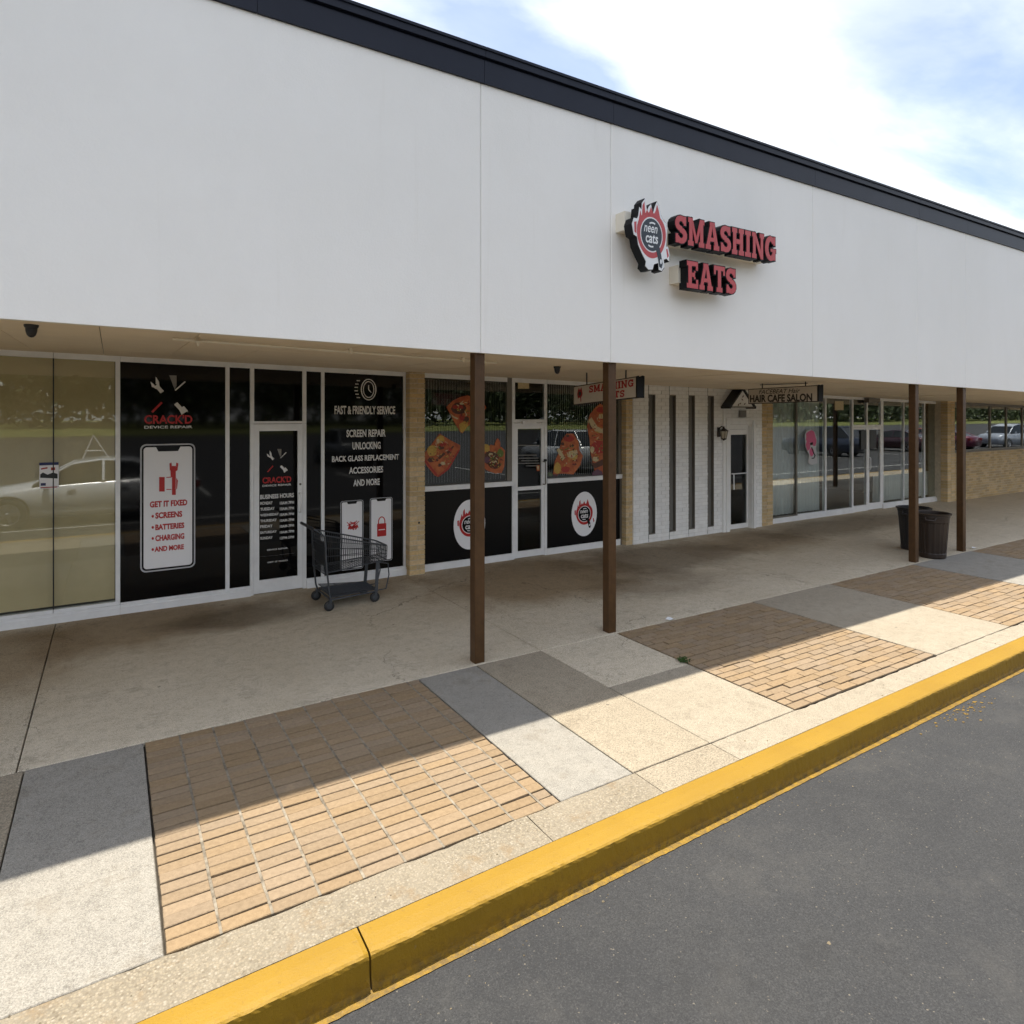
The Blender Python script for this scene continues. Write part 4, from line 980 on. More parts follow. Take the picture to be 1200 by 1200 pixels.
# ---- round flaming pan logo, traced from the photograph's crop (12 crop px per photo px)
def logo(parent, o, sc, thick, body, whitem, redm, pan, lett, simple=False, backing=True):
    """o: centre of the pan on the sign plane; sc: metres per logo unit (pan radius = 1)"""
    o = Vector(o); lift = 0.0
    outline = [(-0.9, -1.35), (-0.55, -1.75), (-0.62, -2.05), (-0.3, -2.25), (0.12, -2.2), (0.25, -1.85), (0.7, -1.72), (0.75, -2.15), (1.05, -2.2), (1.3, -1.95), (1.25, -1.45),
               (1.55, -1.35), (1.78, -1.5), (1.85, -1.1), (1.7, -0.55), (1.5, -0.6), (1.55, 0.05), (1.62, 0.55), (1.5, 0.95), (1.25, 1.05), (0.95, 1.45), (0.78, 1.95), (0.55, 2.2), (0.3, 1.75), (0.15, 1.35),
               (-0.05, 1.95), (-0.28, 1.75), (-0.45, 1.45), (-0.65, 2.2), (-0.95, 1.9), (-0.98, 1.45), (-1.2, 1.6), (-1.3, 1.05), (-1.42, 0.85), (-1.75, 0.85), (-1.92, 0.45), (-1.75, -0.2), (-1.42, -0.3), (-1.3, -0.8)]
    P_ = lambda pts, d0, d1, m, name, par: obj(name, MB().prism([(a * sc, b * sc) for a, b in pts], o, XR, ZU, d0, d1), m, par)
    par = parent
    if backing:
        big = [(a * 1.03, b * 1.02) for a, b in outline]
        par = P_(big, -thick, -0.003, body, 'sign_body', parent)
        P_(outline, -0.003, 0.001, whitem, 'white_face', par)
    mb = MB(); f = lambda pts, d: mb.prism([(a * sc, b * sc) for a, b in pts], o, XR, ZU, 0.001, d)
    n = 40; 
    for i in range(n):
        p, q = 2 * math.pi * i / n, 2 * math.pi * (i + 1) / n
        t1 = lambda a: 1.13; t2 = lambda a: 1.46 + 0.04 * math.sin(3 * a)
        f([(t1(p) * math.cos(p), t1(p) * math.sin(p)), (t2(p) * math.cos(p), t2(p) * math.sin(p)), (t2(q) * math.cos(q), t2(q) * math.sin(q)), (t1(q) * math.cos(q), t1(q) * math.sin(q))], 0.0022)
    for pts in ([(-0.95, 1.15), (-0.62, 1.2), (-0.72, 2.02), (-0.9, 1.75)], [(-0.7, 1.15), (-0.2, 1.2), (-0.45, 1.55)], [(-0.35, 1.2), (0.25, 1.2), (-0.05, 1.78)], [(0.15, 1.2), (0.9, 1.1), (0.72, 1.65), (0.55, 2.02), (0.42, 1.6)], [(-1.3, 0.7), (-0.95, 0.95), (-1.12, 1.4)], [(-1.72, 0.6), (-1.5, 0.65), (-1.52, -0.1), (-1.7, 0.0)], [(1.5, -0.75), (1.62, -0.7), (1.78, -1.15), (1.62, -1.3)]):
        f(pts, 0.0026)
    obj('flames', mb, redm, par)
    pn = P_(ellipse(0, 0, 1.04, 1.04, 32), 0.001, 0.0034, pan, 'pan', par)
    mb = MB(); mb.prism([(a * sc, b * sc) for a, b in [(0.42, -0.85), (0.78, -0.68), (0.98, -1.25), (1.12, -1.75), (1.0, -2.05), (0.78, -1.95), (0.66, -1.5)]], o, XR, ZU, 0.0012, 0.0045)
    obj('pan_handle', mb, pan, pn)
    mb = MB()
    for c, rx, rz, a0, a1 in (((0.08, 0.35), 0.52, 0.42, R(60), R(125)), ((-0.05, -0.35), 0.5, 0.42, R(235), R(295))):
        for q in strip([((c[0] + rx * math.cos(a0 + (a1 - a0) * i / 5)) * sc, (c[1] + rz * math.sin(a0 + (a1 - a0) * i / 5)) * sc) for i in range(6)], 0.05 * sc): mb.prism(q, o, XR, ZU, 0.0036, 0.0048)
    mb.prism([(a * sc, b * sc) for a, b in ellipse(0.93, -1.62, 0.09, 0.17, 10)], o, XR, ZU, 0.0046, 0.0058)
    obj('shine', mb, lett, pn)
    text('neen', (o.x - 0.78 * sc, o.y, o.z + 0.12 * sc), XR, ZU, 1.35 * sc, 0.42 * sc, lett, pn, depth=0.0050 if False else 0.005, shear=0.25, bold=0.01)
    text('cats', (o.x - 0.62 * sc, o.y, o.z - 0.55 * sc), XR, ZU, 1.25 * sc, 0.58 * sc, lett, pn, depth=0.005, shear=0.1, bold=0.02)
    return par
lg = thing('logo_sign', (4.57, 4.98, 3.6), 'round flaming frying pan logo sign with black sides on the white fascia', 'sign')
def nonuni(root, sx_):   # the emblem is a little narrower than tall
    for c in root.children: c.scale.x = sx_
logo(lg, (4.57, 4.735, 4.0), 0.156, 0.11, M['black'], M['signwhite'], M['signred'], M['signnavy'], M['signwhite'])
nonuni(lg, 0.86)
obj('mounting_box', MB().box(4.315, 4.86, 4.842, 4.979, 4.04, 4.225), M['cream'], lg)

# ================================================================== window graphics
DY = GY + 0.0165     # just in front of the shop panes
def flat(name, polys, mat, parent, y=DY, d=0.001):
    mb = MB()
    for k, p in enumerate(polys): mb.prism(p, (0, y, 0), XR, ZU, 0.0002, d + 0.0002 * (k % 4))
    return obj(name, mb, mat, parent)
def px(pts, y=DY): return [(at(u, v, y).x, at(u, v, y).z) for u, v in pts]
def tools(parent, cx, cz, s, m1=None):
    """crossed spanner and screwdriver emblem, scale s"""
    f = lambda pts: [(cx + a * s, cz + b * s) for a, b in pts]
    flat('spanner', [f(q) for q in strip([(-0.55, 0.45), (-0.28, 0.12)], 0.09)] + [f([(-0.78, 0.62), (-0.72, 0.36), (-0.55, 0.33), (-0.63, 0.48)]), f([(-0.56, 0.86), (-0.42, 0.62), (-0.40, 0.42), (-0.56, 0.52)]), f([(-0.72, 0.40), (-0.40, 0.45), (-0.38, 0.28), (-0.56, 0.27)])]
         + [f(q) for q in strip([(0.30, -0.42), (0.58, -0.75)], 0.09)] + [f([(0.46, -0.62), (0.62, -0.98), (0.56, -0.68)]), f([(0.62, -0.70), (0.86, -0.86), (0.66, -0.56)]), f([(0.44, -0.70), (0.56, -0.98), (0.84, -0.78), (0.66, -0.55)])], M['text'], parent)
    flat('screwdriver', [f(q) for q in strip([(0.28, 0.22), (0.72, 0.66)], 0.03)], M['text'], parent)
    flat('screwdriver_grip', [f(q) for q in strip([(-0.30, -0.38), (-0.72, -0.86)], 0.05)], M['red'], parent)
    flat('flag', [f([(0.02, 0.95), (0.34, 0.95), (0.34, 0.45), (0.26, 0.25)])], M['slot'], parent)
# big phone
ws = thing('window_sign', (0.56, DY, 0.42), 'large white phone graphic with red repair wording on the black window', 'window sign')
flat('phone_outline', [rrect(0.275, 0.835, 0.425, 1.875, 0.06)], M['lgrey'], ws)
flat('phone_bezel', [rrect(0.29, 0.82, 0.44, 1.86, 0.05)], M['vinylm'], ws, DY - 0.0012)
flat('phone_screen', [rrect(0.308, 0.802, 0.46, 1.84, 0.035)], M['white'], ws, DY - 0.0024)
flat('notch', [[(0.43, 1.842), (0.68, 1.842), (0.655, 1.79), (0.455, 1.79)]], M['vinylm'], ws, DY - 0.0037)
yy = DY - 0.0037
flat('spanner', [px(q, yy) for q in ([(199.5, 546), (206, 546), (206, 559), (200, 559)], [(198.5, 543), (201, 542), (201.5, 548), (204, 550), (203, 553), (199, 551)], [(209, 543), (206.5, 542), (206, 548), (203.5, 550), (205, 553), (208, 551)])], M['red'], ws, yy)
flat('hand', [px(q, yy) for q in ([(186.5, 559), (193, 559), (193, 576), (186.5, 576)], [(201.5, 559), (206, 559), (206, 580), (201.5, 580)], [(195, 559), (201, 558.5), (201, 559.5), (195, 560)], [(195, 573), (201, 573), (201, 574), (195, 574)], [(206.5, 560), (208.5, 563), (207.5, 572), (206.5, 574)])], M['red'], ws, yy)
for s_, u0, v0, u1, v1 in (('GET IT FIXED', 175.5, 595, 219.5, 585), ('SCREENS', 182, 608, 213.5, 598.5), ('BATTERIES', 182, 621.5, 216, 612), ('CHARGING', 182, 634.5, 216, 624.5), ('AND MORE', 181, 647, 215.5, 637.5)):
    wtext(s_, u0, v0, u1, v1, yy, M['red'], ws, bold=0.045)
flat('bullet', [px([(179 + 1.5 * math.cos(a * 0.785), v + 1.7 * math.sin(a * 0.785)) for a in range(8)], yy) for v in (605, 618, 631, 644)], M['red'], ws, yy)
# crossed tools emblem with name
def crackd(x, cz, s, wname, hname, zt, label, hours=False):
    t = thing('window_sign', (x, DY, cz), label, 'window sign')
    tools(t, x, cz, s)
    text("CRACK'D", (x - wname / 2, DY, zt), XR, ZU, wname, hname, M['red'], t, bold=0.03)
    text('DEVICE REPAIR', (x - wname / 2, DY, zt - hname * 0.5), XR, ZU, wname, hname * 0.30, M['text'], t, bold=0.02)
    return t
crackd(0.56, 2.44, 0.235, 0.49, 0.105, 2.105, 'crossed tools emblem with red lettering high on the black window')
t = crackd(1.755, 1.635, 0.155, 0.345, 0.08, 1.36, 'white and red lettering with opening hours on the black glass door')
wtext('BUSINESS HOURS', 305, 585.2, 344.5, 577.5, DY, M['text'], t, bold=0.03)
for i, (dname, hrs) in enumerate((('MONDAY', '10AM-7PM'), ('TUESDAY', '10AM-7PM'), ('WEDNESDAY', '10AM-7PM'), ('THURSDAY', '10AM-7PM'), ('FRIDAY', '10AM-7PM'), ('SATURDAY', '10AM-7PM'), ('SUNDAY', '12PM-5PM'))):
    v = 591.8 + i * 6.8
    wtext(dname, 305, v, 305 + 2.4 * len(dname), v - 4.6, DY, M['text'], t, bold=0.025)
    wtext(hrs, 328, v - 0.4, 344.5, v - 5.0, DY, M['text'], t, bold=0.025)
for s_, v, a, b in (('DEVICE REPAIR', 645.5, 313, 337), ('AND ACCESSORIES SERVICE', 652.6, 304.5, 345), ('GET IT FIXED', 660, 313.5, 337)):
    wtext(s_, a, v, b, v - 4.3, DY, M['text'], t, bold=0.02)
# services list
t = thing('window_sign', (2.9, DY, 1.28), 'white list of repair services under a stopwatch mark on the black window', 'window sign')
for s_, u0, v0, u1, v1 in (('FAST & FRIENDLY SERVICE', 392, 485.5, 463, 476), ('SCREEN REPAIR', 406, 512.5, 452, 503), ('UNLOCKING', 413, 527, 446, 517.5), ('BACK GLASS REPLACEMENT', 389, 541.5, 467.5, 532), ('ACCESSORIES', 409, 555.5, 449, 546), ('AND MORE', 414, 570, 445, 560.5)):
    wtext(s_, u0, v0, u1, v1, DY, M['text'], t, bold=0.03)
c = at(432, 456.5, DY)
mb = MB(); ring(mb, c.x, c.z, 0.108, 0.145, 0.013, (0, DY, 0), 0.0002, 0.0012); ring(mb, c.x, c.z, 0.078, 0.112, 0.011, (0, DY, 0), 0.0002, 0.0012)
for i in range(6):
    z = c.z + 0.115 - i * 0.045; x = c.x - 0.12 - 0.03 * math.sin(i * 0.63)
    mb.prism([(x - 0.045, z - 0.006), (x, z - 0.006), (x, z + 0.006), (x - 0.045, z + 0.006)], (0, DY, 0), XR, ZU, 0.0002, 0.0012)
for q in strip([(c.x, c.z + 0.06), (c.x, c.z), (c.x + 0.035, c.z - 0.04)], 0.006): mb.prism(q, (0, DY, 0), XR, ZU, 0.0002, 0.0012)
obj('stopwatch', mb, M['text'], t)
def small_phone(x0, x1, z0, z1, label):
    t = thing('window_sign', ((x0 + x1) / 2, DY, z0), label, 'window sign')
    flat('phone_outline', [rrect(x0, x1, z0, z1, 0.03)], M['lgrey'], t)
    flat('phone_bezel', [rrect(x0 + 0.007, x1 - 0.007, z0 + 0.007, z1 - 0.007, 0.026)], M['vinylm'], t, DY - 0.0012)
    flat('phone_screen', [rrect(x0 + 0.018, x1 - 0.018, z0 + 0.018, z1 - 0.018, 0.018)], M['white'], t, DY - 0.0024)
    c = (x0 + x1) / 2
    flat('notch', [[(c - 0.07, z1 - 0.016), (c + 0.07, z1 - 0.016), (c + 0.055, z1 - 0.045), (c - 0.055, z1 - 0.045)]], M['vinylm'], t, DY - 0.0037)
    return t
t = small_phone(2.555, 2.865, 0.16, 1.075, 'small phone graphic with cracked red mark behind the trolley')
rr = random.Random(5)
flat('crack_mark', [q for k in range(9) for q in strip([(2.72 + rr.uniform(-0.06, 0.06), 0.72 + rr.uniform(-0.05, 0.07)), (2.72 + rr.uniform(-0.08, 0.09), 0.74 + rr.uniform(-0.05, 0.07))], 0.011, 0.004)] + [[(2.66, 0.70), (2.78, 0.705), (2.775, 0.74), (2.665, 0.735)]], M['red'], t, DY - 0.0037)
t = small_phone(2.955, 3.275, 0.22, 1.085, 'small phone graphic with red padlock beside the brick pier')
flat('padlock', [rrect(3.055, 3.185, 0.56, 0.735, 0.012)], M['red'], t, DY - 0.0037)
mb = MB(); ring(mb, 3.12, 0.755, 0.052, 0.075, 0.014, (0, DY - 0.0037, 0), 0.0002, 0.0014, 20, 0, math.pi); mb.box(3.068, 3.082, DY - 0.0051, DY - 0.0039, 0.73, 0.756); mb.box(3.158, 3.172, DY - 0.0051, DY - 0.0039, 0.73, 0.756)
obj('shackle', mb, M['red'], t)
flat('padlock_band', [[(3.075, 0.645), (3.165, 0.645), (3.165, 0.656), (3.075, 0.656)]], M['white'], t, DY - 0.0056)
# flyer on the papered window
t = thing('flyer', (-0.57, GY, 1.42), 'small red white and blue flyer taped to the beige papered window', 'flyer')
x0, x1, z0, z1 = -0.645, -0.478, 1.43, 1.705
YF = GY + 0.0175
flat('sheet', [[(x0, z0), (x1, z0), (x1, z1), (x0, z1)]], M['white'], t, YF - 0.0)
flat('header', [[(x0, z1 - 0.03), (x1, z1 - 0.03), (x1, z1), (x0, z1)]], M['blue'], t, YF - 0.0015)
flat('picture', [[(x0 + 0.008, z0 + 0.115), (x1 - 0.01, z0 + 0.10), (x1 - 0.01, z0 + 0.15), (x1 - 0.05, z0 + 0.165), (x0 + 0.07, z0 + 0.145), (x0 + 0.03, z0 + 0.17), (x0 + 0.008, z0 + 0.15)]], M['plastic'], t, YF - 0.0015)
flat('red_print', [[(x0 + 0.01, z0 + 0.005), (x1 - 0.01, z0 + 0.005), (x1 - 0.01, z0 + 0.016), (x0 + 0.01, z0 + 0.016)], [(x0 + 0.015, z0 + 0.20), (x0 + 0.07, z0 + 0.21), (x0 + 0.07, z0 + 0.225), (x0 + 0.015, z0 + 0.215)], [(x0 + 0.10, z0 + 0.19), (x0 + 0.135, z0 + 0.19), (x0 + 0.135, z0 + 0.22), (x0 + 0.10, z0 + 0.22)]], M['rdf'], t, YF - 0.0015)
flat('blue_print', [[(x0 + 0.012, z0 + 0.03), (x0 + 0.055, z0 + 0.03), (x0 + 0.055, z0 + 0.058), (x0 + 0.012, z0 + 0.058)]], M['blue'], t, YF - 0.0015)

# oval logo decals on the black bulkheads
for cx, cz, lab in ((4.47, 0.60, 'white oval flaming pan decal left of the takeaway door, behind the first post'), (6.60, 0.585, 'white oval flaming pan decal right of the takeaway door')):
    t = thing('logo_decal', (cx, GY, cz), lab, 'decal', 'oval decals on the bulkheads')
    flat('oval', [ellipse(cx, cz, 0.262, 0.365, 40)], M['white'], t, GY + 0.011)
    logo(t, (cx - 0.0, GY + 0.0098, cz), 0.118, 0, None, None, M['red'], M['black'], M['white'], backing=False)

# food decals, traced shape by shape on the pane
def food(label, loc, parts):
    t = thing('food_decal', (loc[0], DY, loc[1]), label, 'decal', 'food pictures on the takeaway windows')
    for k, (name, mat, polys) in enumerate(parts):
        for p in polys: flat(name, [px(p)], M[mat], t, DY - 0.0011 * k)
    # crumbs, herbs, glints: too fine to pick apart
    us = [q[0] for q in parts[0][2][0]]; vs_ = [q[1] for q in parts[0][2][0]]; cu, cv = sum(us) / len(us), sum(vs_) / len(vs_); ru, rv = (max(us) - min(us)) * 0.30, (max(vs_) - min(vs_)) * 0.30
    r_ = random.Random(int(cu))
    for mname in ('crm', 'brn', 'yel', 'rdf', 'grn', 'orange'):
        ps = []
        for q in range(9):
            a, d = r_.uniform(0, 6.28), r_.random() ** 0.6; u0, v0 = cu + ru * d * math.cos(a), cv + rv * d * math.sin(a); l, w_ = r_.uniform(0.8, 2.6), r_.uniform(0.3, 0.8); th = r_.uniform(0, 3.14)
            ps.append(px([(u0 + l * math.cos(th), v0 + l * math.sin(th)), (u0 - w_ * math.sin(th), v0 + w_ * math.cos(th)), (u0 - l * math.cos(th), v0 - l * math.sin(th)), (u0 + w_ * math.sin(th), v0 - w_ * math.cos(th))]))
        flat('toppings', ps, M[mname], t, DY - 0.0011 * (len(parts) + 0.5 * r_.random()))['kind'] = 'stuff'
    return t
def blob(cu, cv, ru, rv, n=12, seed=0, j=0.16):
    r_ = random.Random(seed * 31 + int(cu * 7)); return [(cu + ru * (1 + r_.uniform(-j, j)) * math.cos(2 * math.pi * i / n), cv + rv * (1 + r_.uniform(-j, j)) * math.sin(2 * math.pi * i / n)) for i in range(n)]
food('orange tray of sandwiches pictured on the glass beside the brick pier', (4.0, 1.35), [
    ('tray', 'orange', [[(493.8, 536), (497, 531), (504, 523), (512, 512), (515.3, 508.3), (520, 511), (528, 516), (536, 520), (539.5, 522), (539, 527), (532, 539), (525, 549), (518, 556), (513, 559), (509, 557), (501, 547)]]),
    ('tray_rim', 'rdf', [[(497, 536.5), (513, 556.5), (511, 558), (495, 537.5)], [(513, 557.5), (524, 548.5), (537, 527), (539, 527), (526, 550), (514, 559)]]),
    ('bun', 'yel', [blob(506, 528, 6, 7, seed=1), blob(516, 515, 4.5, 4.5, seed=2)]), ('meat', 'brn', [blob(505, 539, 4, 3, seed=3), blob(517, 524, 3.5, 3, seed=4), [(510, 539), (520, 530), (522, 532), (512, 541)], [(523, 530), (531, 522), (532, 523.5), (525, 532)], blob(515, 545, 2.5, 2, seed=6)]),
    ('garnish', 'rdf', [blob(519, 521, 4, 2.6, seed=5), blob(527, 527, 3, 1.8, seed=8)]), ('cheese', 'crm', [blob(513, 517, 2, 3, seed=7), blob(519, 543, 3, 2, seed=9)])])
food('tilted orange tray with a wrap pictured high behind the first post', (4.4, 1.95), [
    ('tray', 'orange', [[(523, 477), (530, 470), (540, 465), (548, 463), (558, 468), (569, 475), (570, 478), (565, 484), (556, 492), (547, 501), (542, 508), (539, 506), (531, 492)]]),
    ('cut_edge', 'yel', [[(538, 497), (548, 492), (548, 500), (542, 507), (539, 505)]]),
    ('filling', 'brn', [blob(538, 479, 9, 7.5, seed=11), blob(546, 491, 4, 3, seed=12)]), ('sauce', 'rdf', [blob(537, 477, 6.5, 3, seed=13), blob(541, 489, 3, 4, seed=14)]), ('cream', 'crm', [blob(541, 473, 2.5, 1.2, seed=15), [(527, 484), (532, 488), (537, 490), (536, 491.5), (530, 489)]]) ])
food('orange tray of grilled meat pictured right of the first post', (4.9, 1.32), [
    ('tray', 'orange', [[(564, 545), (566, 530), (575, 521), (588, 524), (592, 528), (591, 546), (588, 554), (581, 555), (570, 551)]]),
    ('meat', 'brn', [blob(575, 537, 9, 9, seed=21), blob(580, 545, 7, 5, seed=22)]), ('sausage', 'orange', [blob(583, 520, 3, 6, seed=23), blob(577, 527, 4, 3, seed=28)]), ('bread', 'yel', [blob(569, 525, 5, 5, seed=24)]),
    ('salad', 'grn', [blob(586, 531, 3.5, 5, seed=25)]), ('onion', 'pur', [blob(571, 539, 4, 3.5, seed=26)]), ('sauce', 'crm', [blob(575, 533, 2.5, 2.5, seed=27), blob(579, 541, 3, 1.5, seed=29)])])
food('pile of fried rolls pictured right of the takeaway door', (6.3, 1.25), [
    ('base', 'orange', [[(648, 556), (650, 541), (655, 530), (658, 516), (664, 508), (672, 508), (678, 518), (679, 528), (683, 534), (680, 545), (672, 556), (660, 555)]]),
    ('bread', 'yel', [blob(653, 549, 4, 7, seed=31), blob(671, 533, 6, 6.5, seed=32)]), ('roll', 'crm', [[(652, 527), (655, 525), (662, 536), (659, 540)], [(664, 530), (676, 527), (677, 532), (671, 537), (665, 535)]]),
    ('fried_crust', 'rdf', [blob(667, 514, 6, 4, seed=33), blob(663, 550, 5, 4, seed=34)]), ('dark_spot', 'brn', [blob(659, 520, 2, 2, seed=35), blob(670, 522, 3, 1.5, seed=36), blob(665, 511, 2, 1.5, seed=38), blob(673, 544, 2.5, 1.5, seed=37)])])
food('tall stack of burgers pictured beside the second post', (6.85, 1.2), [
    ('bun', 'orange', [[(688, 500), (691, 486), (697, 478), (703, 473), (712, 478), (716, 492), (716, 520), (713, 540), (706, 560), (698, 558), (692, 530), (691, 516)]]),
    ('fillings', 'rdf', [[(692, 522), (698, 516), (712, 518), (712, 530), (700, 532), (692, 528)], blob(705, 480, 6, 4, seed=41)]), ('cheese', 'crm', [[(688, 494), (693, 489), (700, 500), (712, 504), (711, 509), (698, 506)], blob(694, 527, 2.5, 4, seed=42), blob(698, 538, 4, 3, seed=43), blob(704, 488, 3, 3, seed=46)]),
    ('patty', 'brn', [[(691, 541), (697, 543), (706, 538), (707, 545), (697, 549)], [(688, 489), (690, 494), (694, 503), (692, 503)]]), ('onion', 'pur', [blob(700, 556, 6, 6, seed=44)])])
# notices on the takeaway door
t = thing('door_notice', (5.5, GY, 2.15), 'small white stuck-on digits above the takeaway door', 'notice')
wtext('1540', 609, 497.5, 624, 492, GY + 0.0105, M['text'], t, bold=0.02)
t = thing('door_notice', (5.5, GY, 2.6), 'beige card at the top of the glass above the takeaway door', 'notice')
flat('card', [px([(607, 447.5), (620, 447.5), (620, 455.5), (607, 455.5)], GY + 0.0115)], M['crm'], t, GY + 0.0115)
t = thing('door_notice', (5.5, GY, 1.4), 'lines of small white print on the takeaway door glass', 'notice')
flat('print_line', [px([(a, v), (b, v - (b - a) * 0.01), (b, v + 1 - (b - a) * 0.01), (a, v + 1)], GY + 0.0165) for v, a, b in ((521.5, 607, 632), (533, 606, 629), (536.5, 608, 631), (539.5, 611, 631), (542.5, 606, 632), (545.5, 616, 630))], M['slot'], t, GY + 0.0165)
t = thing('door_notice', (5.7, GY, 1.4), 'small orange and white sticker on the takeaway door glass', 'notice')
flat('sticker', [px([(628.5, 545), (632.3, 545), (632.3, 552), (629, 552)], GY + 0.0165)], M['orange'], t, GY + 0.0165)
flat('sticker_print', [px([(629.3, 546.2), (631.6, 546.2), (631.6, 550.2), (629.6, 550.2)], GY + 0.0155)], M['crm'], t, GY + 0.0153)
# things on the takeaway's inner sill, seen under the blinds
for u_, m_, lab in ((651, 'rdf', 'small red object on the sill inside the takeaway window'), (644.5, 'grn', 'small green object on the sill inside the takeaway window')):
    p_ = at(u_, 556, 8.50)
    o_ = obj('sill_ornament', MB().lathe([(0, 0), (0.035, 0.005), (0.05, 0.035), (0.03, 0.07), (0, 0.08)], (p_.x, 8.50, 1.215), 12), M[m_]); tag(o_, lab, 'ornament')
# pink salon decal
t = thing('salon_decal', (12.76, GY, 1.15), 'pink flower-haired figure decal with a dark comb on the salon glass', 'decal')
flat('backing', [px([(943, 510), (945, 505), (950, 503), (955, 506), (957.5, 513), (956, 525), (957, 534), (958, 543), (951, 545), (947, 542), (948, 533), (944, 524)])], M['lgrey'], t)
flat('hair', [px(blob(950, 512, 5.5, 7.5, 14, seed=51)), px(blob(947, 522, 2.5, 6, seed=52)), px(blob(954, 517, 2.5, 6, seed=53)), px(blob(951, 530, 2.5, 5, seed=54))], M['pink'], t, DY - 0.0011)
flat('dark_line', [px([(949, 519), (952.5, 518), (952.5, 521), (949.5, 522)])] + [px(q) for q in strip([(951, 524), (953, 530), (955, 534), (953.5, 537), (951, 537)], 0.6)], M['black'], t, DY - 0.0022)

# ================================================================== hanging signs
def hang(x, y0, y1, zb0, zb1, h, label, build, dark_end=0.11):
    """double-faced sign across the walkway; y0 near end, y1 far end"""
    t = thing('hanging_sign', (x, (y0 + y1) / 2, zb0), label, 'hanging sign', 'signs hanging over the walkway')
    th = 0.06
    def hx(ya, yb, za, zb, ha, hb, xa, xb):
        return MB().hexa([(xa, ya, za), (xb, ya, za), (xb, yb, zb), (xa, yb, zb), (xa, ya, za + ha), (xb, ya, za + ha), (xb, yb, zb + hb), (xa, yb, zb + hb)])
    body = obj('sign_box', hx(y0 + 0.002, y1, zb0, zb1, h, h, x - th / 2, x + th / 2), M['signdark'], t)
    d = (y1 - y0); n = Vector((0, -1, 0)) + Vector((0, 0, (zb0 - zb1) / d))
    k = lambda y: zb0 + (zb1 - zb0) * (y - y0) / d
    f = MB().hexa([(x - th / 2 - 0.003, y0 + 0.012, k(y0 + .012) + 0.012), (x - th / 2 - 0.0005, y0 + 0.012, k(y0 + .012) + 0.012), (x - th / 2 - 0.0005, y1 - 0.012, k(y1 - .012) + 0.012), (x - th / 2 - 0.003, y1 - 0.012, k(y1 - .012) + 0.012),
                   (x - th / 2 - 0.003, y0 + 0.012, k(y0) + h - 0.012), (x - th / 2 - 0.0005, y0 + 0.012, k(y0) + h - 0.012), (x - th / 2 - 0.0005, y1 - 0.012, k(y1) + h - 0.012), (x - th / 2 - 0.003, y1 - 0.012, k(y1) + h - 0.012)])
    obj('sign_face', f, M['signface'], t)
    mb = MB(); e = [(-th / 2 - 0.004, 0), (th / 2 + 0.05, 0), (th / 2 + 0.055, h + 0.004), (th / 2 + 0.03, h + 0.012), (0.01, h - 0.004), (-0.01, h + 0.008), (-th / 2 - 0.004, h + 0.002)]
    mb.prism(e, (x, y0, zb0), (1, 0, 0), (0, 0, 1), -0.001, 0.012)
    obj('end_cap', mb, M['black'], t)
    for ty in (0.18, 0.80):
        y = y0 + d * ty
        obj('hanger', MB().tube([(x, y, k(y) + h - 0.005), (x, y, soff(x, y) + 0.004)], 0.009, 6), M['plastic'], t)
    build(t, x - th / 2 - 0.0035, k, h)
    return t
def b_smash(t, xf, k, h):
    o_ = lambda y, z: (xf, y, k(y) + z); rv = Vector((0, -1, (k(0) - k(1)))); LX = Vector((0, 0, 1))
    def rich(s, ya, yb, za, zb): # slab-serif words, each letter one plate
        gs = [glyph(c) for c in s]; tot = sum(g[0] for g in gs) + 0.1 * (len(gs) - 1); L_ = ya - yb; sx_ = L_ / tot; pos = 0; hh = zb - za
        for g in gs:
            mb = MB(); kk = 0
            for p in g[1]: mb.prism([(a * sx_, b * hh) for a, b in p], o_(ya - pos, za), rv, LX, 0.0, 0.002 + 0.0003 * kk); kk += 1
            for p, wd_ in g[2]:
                for q in strip([(a * sx_, b * hh) for a, b in p], wd_ * hh): mb.prism(q, o_(ya - pos, za), rv, LX, 0.0, 0.002 + 0.0003 * (kk % 3)); kk += 1
            obj('letter', mb, M['signred2'], t); pos += (g[0] + 0.1) * sx_
    rich('SMASHING', 6.47, 5.645, 0.135, 0.225); rich('EATS', 6.20, 5.80, 0.03, 0.112)
    mb = MB(); f = lambda pts: mb.prism([(a * 0.052, b * 0.052) for a, b in pts], o_(6.66, 0.14), rv, LX, 0.0, 0.0015)
    f(ellipse(0, 0, 1.05, 1.0, 18)); f([(-0.9, 0.6), (-0.3, 0.8), (-0.6, 1.6)]); f([(-0.35, 0.8), (0.3, 0.8), (0, 1.5)]); f([(0.2, 0.8), (0.9, 0.6), (0.6, 1.65)]); f([(0.15, -0.8), (0.5, -0.7), (0.55, -2.0), (0.25, -2.0)]); f([(-1.0, -0.4), (-0.4, -0.9), (-0.8, -1.3)])
    obj('emblem', mb, M['signred2'], t)
    mb = MB(); mb.prism([(a * 0.03, b * 0.03) for a, b in ellipse(0, 0, 1, 1, 16)], o_(6.66, 0.14), rv, LX, 0.0016, 0.0026)
    obj('emblem_pan', mb, M['signdark'], t)
hang(5.20, 5.60, 6.80, 2.405, 2.335, 0.25, 'hanging cream sign with red lettering partly hidden by the second post', b_smash)
def b_hair(t, xf, k, h):
    rv = Vector((0, -1, 0))
    text('HAIR CAFE SALON', (xf, 6.765, k(6.7) + 0.022), rv, ZU, 1.08, 0.118, M['signdark'], t, bold=0.04, depth=0.002)
    text('FACEBEAT Hair', (xf, 6.60, k(6.7) + 0.152), rv, ZU, 0.72, 0.068, M['signdark'], t, shear=0.3, bold=0.01, depth=0.002)
